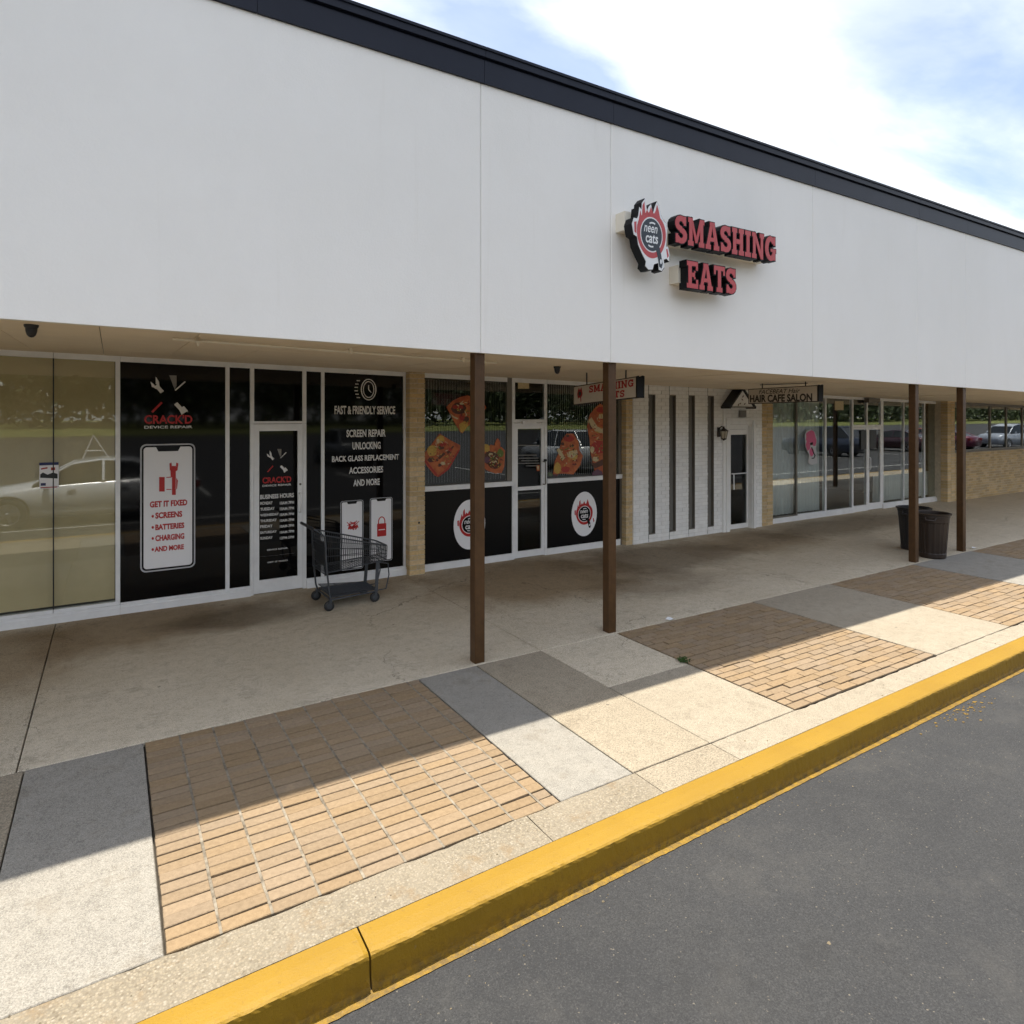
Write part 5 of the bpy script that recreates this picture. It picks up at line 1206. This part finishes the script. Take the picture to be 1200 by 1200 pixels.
hs2 = hang(8.70, 5.60, 6.80, 2.40, 2.385, 0.24, 'hanging wooden-toned salon sign with dark lettering', b_hair)
obj('hanger_rail', MB().tube([(8.70, 5.78, soff(8.7, 5.8) - 0.02), (8.70, 6.6, soff(8.7, 6.6) - 0.02)], 0.006, 6), M['plastic'], hs2)

# ================================================================== ceiling and wall fittings
def dome(x, y, label):
    z = soff(x, y)
    t = thing('dome_camera', (x, y, z), label, 'camera', 'dome cameras under the canopy')
    k = 0.7
    obj('base', MB().lathe([(r * k, h * k) for r, h in [(0, 0), (0.058, 0), (0.06, -0.014), (0.054, -0.03), (0.05, -0.034), (0, -0.034)]], (x, y, z), 20), M['plastic'], t)
    obj('dome', MB().lathe([(r * k, h * k) for r, h in [(0.048, -0.03), (0.046, -0.065), (0.036, -0.10), (0.018, -0.12), (0, -0.125)]], (x, y, z), 20), M['plastic'], t)
dome(-0.45, 5.30, 'black dome camera under the canopy above the beige papered window')
dome(4.27, 5.92, 'black dome camera under the canopy left of the hanging cream sign')
t = thing('conduit_pipe', (0.38, 5.33, 2.73), 'thin cream conduit pipe clipped under the canopy over the black windows', 'pipe')
pz = lambda x, y: soff(x, y) - 0.03
obj('pipe', MB().tube([(0.38, 5.33, pz(0.38, 5.33)), (1.3, 5.42, pz(1.3, 5.42)), (2.3, 5.52, pz(2.3, 5.52)), (3.3, 5.62, pz(3.3, 5.62))], 0.011, 8), M['cream'], t)
obj('sprinkler', MB().lathe([(0, 0.03), (0.012, 0.03), (0.014, 0.0), (0.026, -0.004), (0.026, -0.012), (0.01, -0.02), (0.008, -0.04), (0, -0.042)], (0.55, 5.345, pz(0.55, 5.345)), 12), M['cream'], t)
for x, y in ((1.75, 5.465), (2.9, 5.58)):
    obj('clip', MB().box(x - 0.012, x + 0.012, y - 0.018, y + 0.018, pz(x, y) - 0.016, soff(x, y) - 0.0005), M['cream'], t)
t = thing('wall_lantern', (9.66, 8.25, 1.88), 'dark carriage lantern on the white brick wall left of the narrow door', 'lantern')
obj('bracket', MB().box(9.63, 9.69, 8.225, 8.248, 1.80, 1.98).tube([(9.66, 8.23, 1.96), (9.66, 8.17, 2.0), (9.66, 8.12, 1.975)], 0.01, 6), M['brass'], t)
obj('lantern_cap', MB().lathe([(0, 0.14), (0.012, 0.13), (0.02, 0.10), (0.085, 0.055), (0.085, 0.045)], (9.66, 8.12, 1.865), 6, smooth=False), M['brass'], t)
obj('lantern_glass', MB().lathe([(0.07, 0.046), (0.045, -0.09), (0, -0.09)], (9.66, 8.12, 1.865), 6, smooth=False), M['lampglass'], t)
mb = MB()
for i in range(6):
    a = math.pi / 3 * i; mb.tube([(9.66 + 0.072 * math.cos(a), 8.12 + 0.072 * math.sin(a), 1.91), (9.66 + 0.047 * math.cos(a), 8.12 + 0.047 * math.sin(a), 1.775)], 0.006, 4)
mb.lathe([(0.052, -0.088), (0.05, -0.105), (0.015, -0.12), (0, -0.135)], (9.66, 8.12, 1.865), 6)
obj('lantern_frame', mb, M['brass'], t)

# ================================================================== bins
def bin_(x, y, label, mat, rz):
    t = thing('trash_bin', (x, y, 0), label, 'trash bin', 'plastic bins by the third post')
    n = 72; prof = [(0.0, 0.012, 0), (0.195, 0.0, 0), (0.208, 0.02, 0), (0.21, 0.07, 0.2), (0.207, 0.085, 1), (0.243, 0.54, 1), (0.25, 0.56, 0.1), (0.253, 0.625, 0), (0.262, 0.63, 0), (0.262, 0.665, 0), (0.285, 0.672, 0), (0.287, 0.69, 0), (0.262, 0.694, 0), (0.247, 0.68, 0), (0.235, 0.5, 0), (0.195, 0.04, 0), (0, 0.035, 0)]
    vs = []; fs = []; m = len(prof)
    for k in range(n):
        a = 2 * math.pi * k / n
        rib = 0.5 + 0.5 * math.cos(a * 18)
        sq = 1.0 / (abs(math.cos(a)) ** 5 + abs(math.sin(a)) ** 5) ** 0.2
        for r, z, w in prof:
            rr_ = 0.9 * r * (0.94 + 0.06 * sq) * (1 - 0.045 * w * (rib > 0.5))
            vs.append((x + rr_ * math.cos(a + rz), y + rr_ * math.sin(a + rz), z))
    for k in range(n):
        for i in range(m - 1): fs.append((k * m + i, ((k + 1) % n) * m + i, ((k + 1) % n) * m + i + 1, k * m + i + 1))
    obj('body', MB().add(vs, fs), mat, t)
    for s in (-1, 1):
        a = rz + (0 if s > 0 else math.pi); cx, cy = x + 0.25 * math.cos(a), y + 0.25 * math.sin(a); tx, ty = -math.sin(a), math.cos(a)
        obj('handle', MB().tube([(cx + tx * 0.07, cy + ty * 0.07, 0.64), (cx + tx * 0.06 + 0.03 * math.cos(a), cy + ty * 0.06 + 0.03 * math.sin(a), 0.60), (cx - tx * 0.06 + 0.03 * math.cos(a), cy - ty * 0.06 + 0.03 * math.sin(a), 0.60), (cx - tx * 0.07, cy - ty * 0.07, 0.64)], 0.014, 6), mat, t)
    return t
bin_(10.86, 5.10, 'brown ribbed plastic bin standing right of the third post', M['bin'], R(20))
bin_(11.24, 5.56, 'darker plastic bin half hidden behind the third post', M['binb'], R(5))

# ================================================================== shopping trolley (built along +X, nose to the right)
def trolley():
    t = thing('shopping_trolley', (0, 0, 0), 'empty grey wire shopping trolley parked by the black windows', 'trolley')
    W0, W1 = 0.27, 0.20          # half widths at handle end and nose
    L = 0.80
    hw = lambda x: W0 + (W1 - W0) * x / L
    rimz = lambda x: 0.90 - 0.22 * x / L
    botz = lambda x: 0.44 + 0.06 * x / L
    mb = MB(); r = 0.003
    P = lambda x, s, f: (x, s * hw(x) * (0.86 + 0.14 * f), botz(x) + (rimz(x) - botz(x)) * f)
    for s in (-1, 1):                       # side wires
        n = 34
        for i in range(n + 1):
            x = L * i / n; mb.tube([P(x, s, 0), P(x, s, 1)], r, 4)
        for f in (0.22, 0.45, 0.68): mb.tube([P(0, s, f), P(L, s, f)], r * 1.2, 4)
    for i in range(17):                     # nose wires
        s = -1 + 2 * i / 16; mb.tube([P(L, s, 0), P(L, s, 1)], r, 4)
    for f in (0.3, 0.6): mb.tube([P(L, -1, f), P(L, 1, f)], r * 1.2, 4)
    for i in range(22):                     # floor wires
        x = L * i / 21; mb.tube([P(x, -1, 0), P(x, 1, 0)], r, 4)
    for i in range(9):
        s = -1 + 2 * i / 8; mb.tube([P(0, s, 0), P(L, s, 0)], r, 4)
    obj('basket_wires', mb, M['wire'], t, kind='stuff')
    mb = MB()
    def nose_round(f, rad): 
        mb.tube([P(0, -1, f), P(L - 0.03, -1, f), P(L, -0.86, f), P(L, 0.86, f), P(L - 0.03, 1, f), P(0, 1, f)], rad, 6)
    nose_round(1, 0.009); nose_round(0, 0.007)
    obj('basket_rim', mb, M['cartgrey'], t)
    mb = MB()                               # hinged rear gate, folded child seat
    for i in range(13):
        s = -1 + 2 * i / 12; mb.tube([(0.02, s * 0.24, 0.42), (-0.01, s * 0.25, 0.88)], r, 4)
    for f in (0, 0.25, 0.5, 0.75, 1): mb.tube([(0.02 - 0.03 * f, -0.25, 0.42 + 0.46 * f), (0.02 - 0.03 * f, 0.25, 0.42 + 0.46 * f)], r * 1.4, 4)
    obj('rear_gate', mb, M['wire'], t)
    obj('child_seat', MB().hexa([(0.035, -0.20, 0.50), (0.05, -0.20, 0.50), (0.05, 0.20, 0.50), (0.035, 0.20, 0.50), (0.012, -0.2, 0.80), (0.027, -0.2, 0.80), (0.027, 0.2, 0.80), (0.012, 0.2, 0.80)]), M['plastic'], t)
    obj('handle', MB().tube([(-0.13, -0.27, 0.985), (-0.13, 0.27, 0.985)], 0.018, 10), M['plastic'], t)
    for s in (-1, 1):
        obj('side_frame', MB().tube([(-0.13, s * 0.265, 0.985), (-0.05, s * 0.27, 0.93), (0.0, s * 0.27, 0.88), (0.02, s * 0.275, 0.50), (0.05, s * 0.28, 0.20), (0.07, s * 0.275, 0.135)], 0.011, 8), M['cartgrey'], t)
        obj('nose_leg', MB().hexa([(0.635, s * 0.20 - 0.006, 0.14), (0.675, s * 0.20 - 0.006, 0.14), (0.675, s * 0.20 + 0.006, 0.14), (0.635, s * 0.20 + 0.006, 0.14), (0.66, s * 0.18 - 0.006, 0.49), (0.70, s * 0.18 - 0.006, 0.49), (0.70, s * 0.18 + 0.006, 0.49), (0.66, s * 0.18 + 0.006, 0.49)]), M['cartgrey'], t)
    mb = MB().tube([(0.07, -0.275, 0.13), (0.62, -0.205, 0.13), (0.68, -0.17, 0.13), (0.68, 0.17, 0.13), (0.62, 0.205, 0.13), (0.07, 0.275, 0.13)], 0.012, 8)
    mb.tube([(0.07, -0.275, 0.13), (0.07, 0.275, 0.13)], 0.012, 8)
    obj('base_frame', mb, M['cartgrey'], t)
    mb = MB()
    for i in range(15):
        s = -1 + 2 * i / 14; mb.tube([(0.07, s * 0.26, 0.20), (0.66, s * 0.185, 0.165)], r * 1.1, 4)
    for x in (0.08, 0.26, 0.46, 0.65): w_ = 0.27 - 0.13 * x; mb.tube([(x, -w_, 0.198 - 0.05 * x), (x, w_, 0.198 - 0.05 * x)], 0.005, 5)
    mb.hexa([(0.08, -0.26, 0.150), (0.64, -0.19, 0.145), (0.64, 0.19, 0.145), (0.08, 0.26, 0.150), (0.08, -0.26, 0.158), (0.64, -0.19, 0.153), (0.64, 0.19, 0.153), (0.08, 0.26, 0.158)])
    obj('lower_tray', mb, M['cartgrey'], t)
    obj('bumper', MB().tube([(0.70, -0.18, 0.48), (0.82, -0.17, 0.45), (0.84, -0.15, 0.30), (0.80, -0.15, 0.13), (0.68, -0.15, 0.125)], 0.008, 6).tube([(0.70, 0.18, 0.48), (0.82, 0.17, 0.45), (0.84, 0.15, 0.30), (0.80, 0.15, 0.13), (0.68, 0.15, 0.125)], 0.008, 6), M['cartgrey'], t)
    for x, s, w_ in ((0.06, -1, 0.27), (0.06, 1, 0.27), (0.645, -1, 0.20), (0.645, 1, 0.20)):
        y = s * w_
        wh = obj('wheel', MB().lathe([(0.0, -0.014), (0.03, -0.014), (0.034, -0.013), (0.034, 0.013), (0.03, 0.014), (0, 0.014)], (x - 0.01, y, 0.06), 18, axis='y'), M['cartgrey'], t)
        obj('tyre', MB().lathe([(0.0335, -0.015), (0.058, -0.014), (0.06, -0.008), (0.06, 0.008), (0.058, 0.014), (0.0335, 0.015)], (x - 0.01, y, 0.06), 18, axis='y'), M['rubber'], wh)
        mb = MB()
        for k in (-1, 1): mb.hexa([(x - 0.02, y + k * 0.019 - 0.002, 0.05), (x, y + k * 0.019 - 0.002, 0.05), (x, y + k * 0.019 + 0.002, 0.05), (x - 0.02, y + k * 0.019 + 0.002, 0.05), (x - 0.012, y + k * 0.019 - 0.002, 0.125), (x + 0.022, y + k * 0.019 - 0.002, 0.125), (x + 0.022, y + k * 0.019 + 0.002, 0.125), (x - 0.012, y + k * 0.019 + 0.002, 0.125)])
        mb.box(x - 0.012, x + 0.022, y - 0.021, y + 0.021, 0.1252, 0.132)
        obj('caster_fork', mb, M['cartgrey'], t)
    return t
tr_ = trolley()
tr_.location = (2.03, 7.52, 0.0)
tr_.rotation_euler = (0, 0, R(1))
tr_.scale = (0.96, 0.96, 0.95)

# ================================================================== small litter
def scrap(x, y, s, label, seed):
    r_ = random.Random(seed); vs = []; fs = []
    for i in range(4):
        for j in range(4): vs.append((x + (i - 1.5) * s / 3 + r_.gauss(0, s * .05), y + (j - 1.5) * s / 4 + r_.gauss(0, s * .05), 0.004 + abs(r_.gauss(0, s * .12))))
    for i in range(3):
        for j in range(3): fs.append((i * 4 + j, i * 4 + j + 4, i * 4 + j + 5, i * 4 + j + 1))
    tag(obj('paper_scrap', MB().add(vs, fs), M['scrap']), label, 'litter')
scrap(5.12, 5.02, 0.085, 'small white crumpled scrap lying beside the middle brick paving', 4)
scrap(12.15, 5.06, 0.07, 'tiny white scrap on the walkway right of the fourth post', 8)
r_ = random.Random(2); mb = MB()
for i in range(46):
    a = r_.uniform(0, 6.28); l = r_.uniform(0.03, 0.075); e = r_.uniform(0.25, 1.0); bx, by = 4.345 + r_.gauss(0, 0.015), 4.11 + r_.gauss(0, 0.03)
    dx, dy, dz = math.cos(a) * l * math.cos(e), math.sin(a) * l * math.cos(e), l * math.sin(e); sx_, sy_ = -math.sin(a) * 0.004, math.cos(a) * 0.004
    mb.add([(bx - sx_, by - sy_, 0), (bx + sx_, by + sy_, 0), (bx + dx * .6 + sx_, by + dy * .6 + sy_, dz * .8), (bx + dx, by + dy, dz * 0.85), (bx + dx * .6 - sx_, by + dy * .6 - sy_, dz * .8)], [(0, 1, 2, 3, 4)])
tag(obj('weed', mb, M['weed']), 'small green weed growing at the edge of the middle brick paving', 'weed')
mb = MB()
for i in range(330):
    if i < 200: x = r_.uniform(-0.5, 9); y = 2.46 + SK * x - abs(r_.gauss(0, 0.09))
    elif i < 250: x = r_.uniform(0.5, 5); y = r_.uniform(0.6, 2.4)
    else: x = r_.uniform(-0.4, 8); y = r_.uniform(2.75, 3.0)
    z = -0.149 if y < 2.5 + SK * x else 0.0; s = abs(r_.gauss(0, 0.0028)) + 0.0012
    if y > 2.5 and y < 2.72 + SK * x: continue
    vs = [(x + s * math.cos(k * 1.257 + i) * r_.uniform(.6, 1.2), y + s * math.sin(k * 1.257 + i) * r_.uniform(.6, 1.2), z) for k in range(5)] + [(x, y, z + s * 0.9)]
    mb.add(vs, [(k, (k + 1) % 5, 5) for k in range(5)])
tag(obj('grit', mb, M['grit']), 'loose sandy grit scattered along the kerb and asphalt', 'grit', None, 'stuff')

# ================================================================== what the shop windows reflect: the car park behind the camera
def stripe(x0, x1, y0, y1, label):
    tag(sheet('painted_line', x0, x1, y0, y1, -0.146, M['linew']), label, 'road marking', 'white car park lines', 'structure')
stripe(-40, 120, 0.35, 0.45, 'long white lane line across the car park, seen in the shop windows')
for i in range(24):
    x = -30 + i * 5.4
    stripe(x, x + 0.1, -9.5, -4.0, 'short white bay line in the car park, seen in the shop windows')
gb = MB(); nx, ny = 60, 8; vs = []
for j in range(ny + 1):
    for i in range(nx + 1):
        y = -70 - j * 6; vs.append((-120 + i * 9, y, -0.13 + 1.3 * (1 - math.cos(min(1, j / 4) * math.pi)) / 2 + random.gauss(0, 0.08) * (j > 0)))
gb.add(vs, [(j * (nx + 1) + i, (j + 1) * (nx + 1) + i, (j + 1) * (nx + 1) + i + 1, j * (nx + 1) + i + 1) for j in range(ny) for i in range(nx)], 0, True)
tag(obj('grass_bank', gb, M['grass']), 'grassy bank beyond the car park, seen in the shop windows', 'grass bank', None, 'structure')

def car(van=False):
    """nose towards -X, right side towards +Y; origin under the middle"""
    t = thing('parked_car', (0, 0, 0))
    if not van:
        st = [(-2.2, 0.62, 0.28, 0.55), (-2.12, 0.76, 0.22, 0.66), (-1.75, 0.86, 0.20, 0.76), (-1.3, 0.89, 0.20, 0.83), (-0.8, 0.90, 0.20, 0.90), (0.0, 0.91, 0.20, 0.94), (0.9, 0.91, 0.20, 0.97), (1.5, 0.89, 0.20, 0.98), (1.95, 0.84, 0.22, 0.95), (2.2, 0.74, 0.30, 0.86)]
        cab = [(-0.95, 0.78, 0.90), (-0.25, 0.62, 1.30), (0.25, 0.60, 1.37), (0.85, 0.59, 1.34), (1.75, 0.72, 0.97)]
    else:
        st = [(-2.25, 0.66, 0.32, 0.70), (-2.15, 0.82, 0.24, 0.88), (-1.7, 0.91, 0.22, 0.98), (-1.2, 0.93, 0.22, 1.03), (-0.6, 0.94, 0.22, 1.06), (0.4, 0.94, 0.22, 1.08), (1.4, 0.94, 0.22, 1.09), (2.1, 0.92, 0.24, 1.09), (2.3, 0.86, 0.32, 1.06)]
        cab = [(-1.1, 0.82, 1.03), (-0.55, 0.72, 1.55), (0.1, 0.70, 1.70), (1.6, 0.69, 1.69), (2.18, 0.78, 1.08)]
    vs = []; fs = []; m = 0
    for x, w_, b, s in st:
        ringp = [(0, b), (w_ * 0.86, b), (w_ * 0.97, b + 0.12), (w_, (b + s) / 2), (w_ * 0.97, s - 0.07), (w_ * 0.86, s), (0, s + 0.025)]
        full = ringp + [(-y, z) for y, z in ringp[-2:0:-1]]
        m = len(full); vs += [(x, y, z) for y, z in full]
    for i in range(len(st) - 1):
        for k in range(m): fs.append((i * m + k, i * m + (k + 1) % m, (i + 1) * m + (k + 1) % m, (i + 1) * m + k))
    fs.append(tuple(range(m - 1, -1, -1))); fs.append(tuple((len(st) - 1) * m + k for k in range(m)))
    obj('body', MB().add(vs, fs, 0, True), M['paint'], t)
    # greenhouse: glass sides, painted roof and pillars
    def belt(x):
        for a, b in zip(st, st[1:]):
            if a[0] <= x <= b[0]: k = (x - a[0]) / (b[0] - a[0]); return a[1] + (b[1] - a[1]) * k, a[3] + (b[3] - a[3]) * k
        return st[-1][1], st[-1][3]
    vs = []; fs = []; n = len(cab)
    for x, w_, z in cab:
        bw, bz = belt(x); vs += [(x, bw * 0.93, bz - 0.02), (x, w_, max(z, bz - 0.015)), (x, -w_, max(z, bz - 0.015)), (x, -bw * 0.93, bz - 0.02)]
    for i in range(n - 1):
        for k in range(3): fs.append((4 * i + k, 4 * i + k + 1, 4 * i + 5 + k, 4 * i + 4 + k))
    obj('glasshouse', MB().add(vs, fs, 0, False), M['carglass'], t)
    roof = MB(); c = cab[1:-1]
    for a, b in zip(c, c[1:]): roof.hexa([(a[0] - 0.03, -a[1] - 0.01, a[2] - 0.01), (b[0] + 0.03, -b[1] - 0.01, b[2] - 0.01), (b[0] + 0.03, b[1] + 0.01, b[2] - 0.01), (a[0] - 0.03, a[1] + 0.01, a[2] - 0.01), (a[0], -a[1] * 0.9, a[2] + 0.03), (b[0], -b[1] * 0.9, b[2] + 0.03), (b[0], b[1] * 0.9, b[2] + 0.03), (a[0], a[1] * 0.9, a[2] + 0.03)])
    for s in (-1, 1):
        for i in (0, n - 2):
            a, b = cab[i], cab[i + 1]; roof.tube([(a[0], s * a[1] * 0.98, a[2]), (b[0], s * b[1] * 1.0, b[2])], 0.035, 5)
        mx = (cab[1][0] + cab[-2][0]) / 2; bw, bz = belt(mx); roof.tube([(mx, s * bw * 0.94, bz - 0.02), (mx, s * c[1][1] * 1.01, c[1][2] - 0.01)], 0.035, 5)
    obj('roof', roof, M['paint'], t)
    for s in (-1, 1):
        bw, bz = belt(-0.7); obj('mirror', MB().lathe([(0, -0.06), (0.05, -0.05), (0.065, 0), (0.05, 0.05), (0, 0.06)], (-0.72, s * (bw + 0.06), bz + 0.06), 10, axis='y'), M['paint'], t)
        obj('headlight', MB().hexa([(-2.17, s * 0.72 - 0.16, 0.55), (-1.85, s * 0.80 - 0.09, 0.60), (-1.85, s * 0.80 + 0.075, 0.60), (-2.10, s * 0.72 + 0.06, 0.55), (-2.12, s * 0.70 - 0.14, 0.665), (-1.8, s * 0.79 - 0.09, 0.73), (-1.8, s * 0.79 + 0.07, 0.73), (-2.06, s * 0.70 + 0.06, 0.665)]), M['lamp'], t)
        obj('tail_light', MB().box(2.05, 2.215, s * 0.66 - 0.12, s * 0.66 + 0.14, 0.68, 0.84), M['tail'], t)
        for x in (-1.36, 1.34):
            wy = s * (0.80 if not van else 0.83)
            obj('wheel_arch', MB().lathe([(0, -0.12), (0.37, -0.12), (0.375, 0.118 if s > 0 else -0.118), (0.34, 0.119 if s > 0 else -0.119)], (x, wy, 0.33), 24, axis='y'), M['plastic'], t)
            wh = obj('wheel', MB().lathe([(0.22, -0.11), (0.30, -0.115), (0.32, -0.09), (0.32, 0.09), (0.30, 0.115), (0.22, 0.11)], (x, wy + s * 0.022, 0.32), 28, axis='y'), M['rubber'], t)
            mb = MB(); fy = wy + s * 0.10
            for k in range(5):
                a = 2 * math.pi * k / 5; d = (math.cos(a), math.sin(a)); e = (-d[1], d[0])
                q = [(x + d[0] * r0 + e[0] * w_, wy + s * (0.118 if r0 < 0.1 else 0.105), 0.32 + d[1] * r0 + e[1] * w_) for r0, w_ in ((0.03, -0.03), (0.215, -0.022), (0.215, 0.022), (0.03, 0.03))]
                mb.add(q + [(p[0], p[1] - s * 0.03, p[2]) for p in q], [(0, 1, 2, 3), (0, 1, 5, 4), (2, 3, 7, 6), (3, 2, 1, 0)])
            mb.lathe([(0.222, 0.02 * s), (0.225, 0.112 * s), (0.212, 0.112 * s), (0.21, 0.02 * s)], (x, wy + s * 0.002, 0.32), 28, axis='y')
            mb.lathe([(0, 0.122 * s), (0.04, 0.122 * s), (0.045, 0.1 * s)], (x, wy, 0.32), 12, axis='y')
            obj('rim', mb, M['rim'], wh)
            obj('brake_disc', MB().lathe([(0, 0.03 * s), (0.19, 0.03 * s)], (x, wy, 0.32), 18, axis='y'), M['bronze'], wh)
    obj('grille', MB().hexa([(-2.215, -0.42, 0.36), (-2.15, -0.42, 0.36), (-2.15, 0.42, 0.36), (-2.215, 0.42, 0.36), (-2.2, -0.36, 0.54), (-2.13, -0.36, 0.54), (-2.13, 0.36, 0.54), (-2.2, 0.36, 0.54)]), M['plastic'], t)
    mb = MB()
    for s in (-1, 1):
        for x in (-0.35, 0.62):
            bw, bz = belt(x); mb.box(x, x + 0.16, s * (bw + 0.004) - 0.012, s * (bw + 0.004) + 0.012, bz - 0.15, bz - 0.125)
    obj('door_handles', mb, M['paint'], t)
    return t
def paint_tree(o, c):
    o.color = c
    for ch in o.children_recursive: ch.color = c
sedan = car(False); suv = car(True)
SILVER = (0.78, 0.80, 0.83, 1)
def place(src, first, x, y, rz, c, label):
    o = src if first else copy_tree(src)
    o.location = (x, y, -0.15); o.rotation_euler = (0, 0, rz); paint_tree(o, c); tag(o, label, 'car', 'parked cars reflected in the shop windows')
    return o
place(sedan, True, -0.45, -0.72, 0.0, SILVER, 'silver car at the kerb, seen as a reflection in the beige papered window')
t = thing('roof_mast', (-0.45, -0.72, 1.22), 'thin pale mast frame on the roof of the silver car', 'mast')
obj('mast', MB().tube([(-0.55, -0.72, 1.22), (-0.35, -0.72, 1.75)], 0.014, 6).tube([(-0.05, -0.72, 1.22), (-0.35, -0.72, 1.75)], 0.014, 6).tube([(-0.5, -0.72, 1.4), (-0.15, -0.72, 1.4)], 0.012, 6), M['alu'], t)
cars = [(suv, 17.0, -6.3, 88, (0.62, 0.63, 0.64, 1), 'white estate car', 'in the takeaway window'), (suv, 36.0, -6.2, 90, (0.022, 0.03, 0.055, 1), 'dark blue estate car', 'in the dark salon pane'),
        (sedan, 40.3, -8.0, 91, (0.05, 0.09, 0.16, 1), 'mid blue saloon car', 'beside the salon door'), (sedan, 44.6, -6.5, 89, (0.045, 0.012, 0.02, 1), 'dark maroon saloon car', 'right of the salon door'),
        (sedan, 49.5, -6.3, 92, (0.12, 0.012, 0.04, 1), 'purple red saloon car', 'near the third post'), (sedan, 52.8, -9, 90, (0.40, 0.05, 0.01, 1), 'orange saloon car', 'near the fourth post'),
        (suv, 57, -5.2, 10, (0.30, 0.33, 0.38, 1), 'blue grey estate car', 'in the far high window'), (suv, 64, -5.6, 6, (0.6, 0.61, 0.62, 1), 'pale estate car', 'at the right edge'),
        (sedan, 27.5, -9.1, 90, (0.10, 0.11, 0.13, 1), 'charcoal saloon car', 'in the narrow door'), (sedan, -7, -22.5, 271, (0.5, 0.5, 0.5, 1), 'pale grey saloon car', 'in the papered window'), (suv, 9.5, -14, 90, (0.10, 0.11, 0.12, 1), 'dark grey estate car', 'left of the first post')]
fs_ = True
for i, (src, x, y, rz, c, nm, where) in enumerate(cars):
    ft = src is suv and fs_
    if ft: fs_ = False
    place(src, ft, x, y, R(rz), c, '%s in the car park, mirrored %s' % (nm, where))

def tree(x, y, h, w_, leafm, label, seed, proto={}):
    t = thing('tree', (x, y, 1.0), label, 'tree', 'trees beyond the car park')
    r_ = random.Random(seed)
    mb = MB(); mb.tube([(x, y, 0.5), (x + 0.1, y, 1 + h * 0.25), (x - 0.1, y + 0.1, 1 + h * 0.5)], 0.22, 7)
    for k in range(5):
        a = k * 1.3; mb.tube([(x, y, 1 + h * (0.28 + 0.05 * k)), (x + math.cos(a) * w_ * 0.3, y + math.sin(a) * w_ * 0.3, 1 + h * (0.5 + 0.06 * k)), (x + math.cos(a) * w_ * 0.42, y + math.sin(a) * w_ * 0.42, 1 + h * (0.62 + 0.06 * k))], 0.08, 5)
    obj('trunk', mb, M['bark'], t)
    key = (leafm, seed % 3)
    if key not in proto:
        cm = MB(); cl = []
        for k in range(46):
            a, e, rr_ = r_.uniform(0, 6.28), r_.uniform(-1.3, 1.3), r_.uniform(0.35, 0.95)
            cl.append((math.cos(a) * math.cos(e) * rr_ * 0.5, math.sin(a) * math.cos(e) * rr_ * 0.5, 0.5 + math.sin(e) * rr_ * 0.46, r_.uniform(0.10, 0.2)))
        for cx, cy, cz, cr in cl:
            for q in range(70):
                d = Vector((r_.gauss(0, 1), r_.gauss(0, 1), r_.gauss(0, 1))).normalized() * cr * r_.uniform(0.5, 1.05)
                p = Vector((cx, cy, cz)) + d; a_ = Vector((r_.gauss(0, 1), r_.gauss(0, 1), r_.gauss(0, 1))).normalized(); b_ = a_.orthogonal().normalized(); s = r_.uniform(0.022, 0.045)
                cm.add([p - a_ * s, p + b_ * s * 0.6, p + a_ * s, p - b_ * s * 0.6], [(0, 1, 2, 3)])
        proto[key] = cm.mesh('crown', M[leafm])
    o = bpy.data.objects.new('crown', proto[key]); COL.objects.link(o); o.parent = t; o.location = (0, 0, h * 0.03); o.scale = (w_, w_, h); o.rotation_euler = (0, 0, seed)
hb = MB(); r_ = random.Random(12)
for i in range(24000):
    x = r_.uniform(-110, 360); k = 0.5 + 0.5 * math.sin(x * 0.23) * math.sin(x * 0.071 + 1); z = 0.9 + r_.random() ** 0.8 * (5.5 + 3.5 * k); y = -82 + r_.gauss(0, 1.0)
    a_ = Vector((r_.gauss(0, 1), r_.gauss(0, 1), r_.gauss(0, 1))).normalized(); b_ = a_.orthogonal().normalized(); p = Vector((x, y, z)); s = r_.uniform(0.35, 0.7)
    hb.add([p - a_ * s, p + b_ * s * 0.6, p + a_ * s, p - b_ * s * 0.6], [(0, 1, 2, 3)])
tag(obj('hedge', hb, M['leaf']), 'dense dark green hedge below the trees, mirrored in the shop windows', 'hedge', None, 'stuff')
for i in range(46):
    x = -80 + i * 9.5 + random.uniform(-3, 3); red = i in (25, 29, 33)
    tree(x, -86 - random.uniform(0, 12), random.uniform(10, 17) if not red else 7, random.uniform(13, 17), 'leafr' if red else 'leaf',
         '%s tree beyond the car park, seen only mirrored in the shop windows' % ('reddish leafy' if red else 'green leafy'), i)
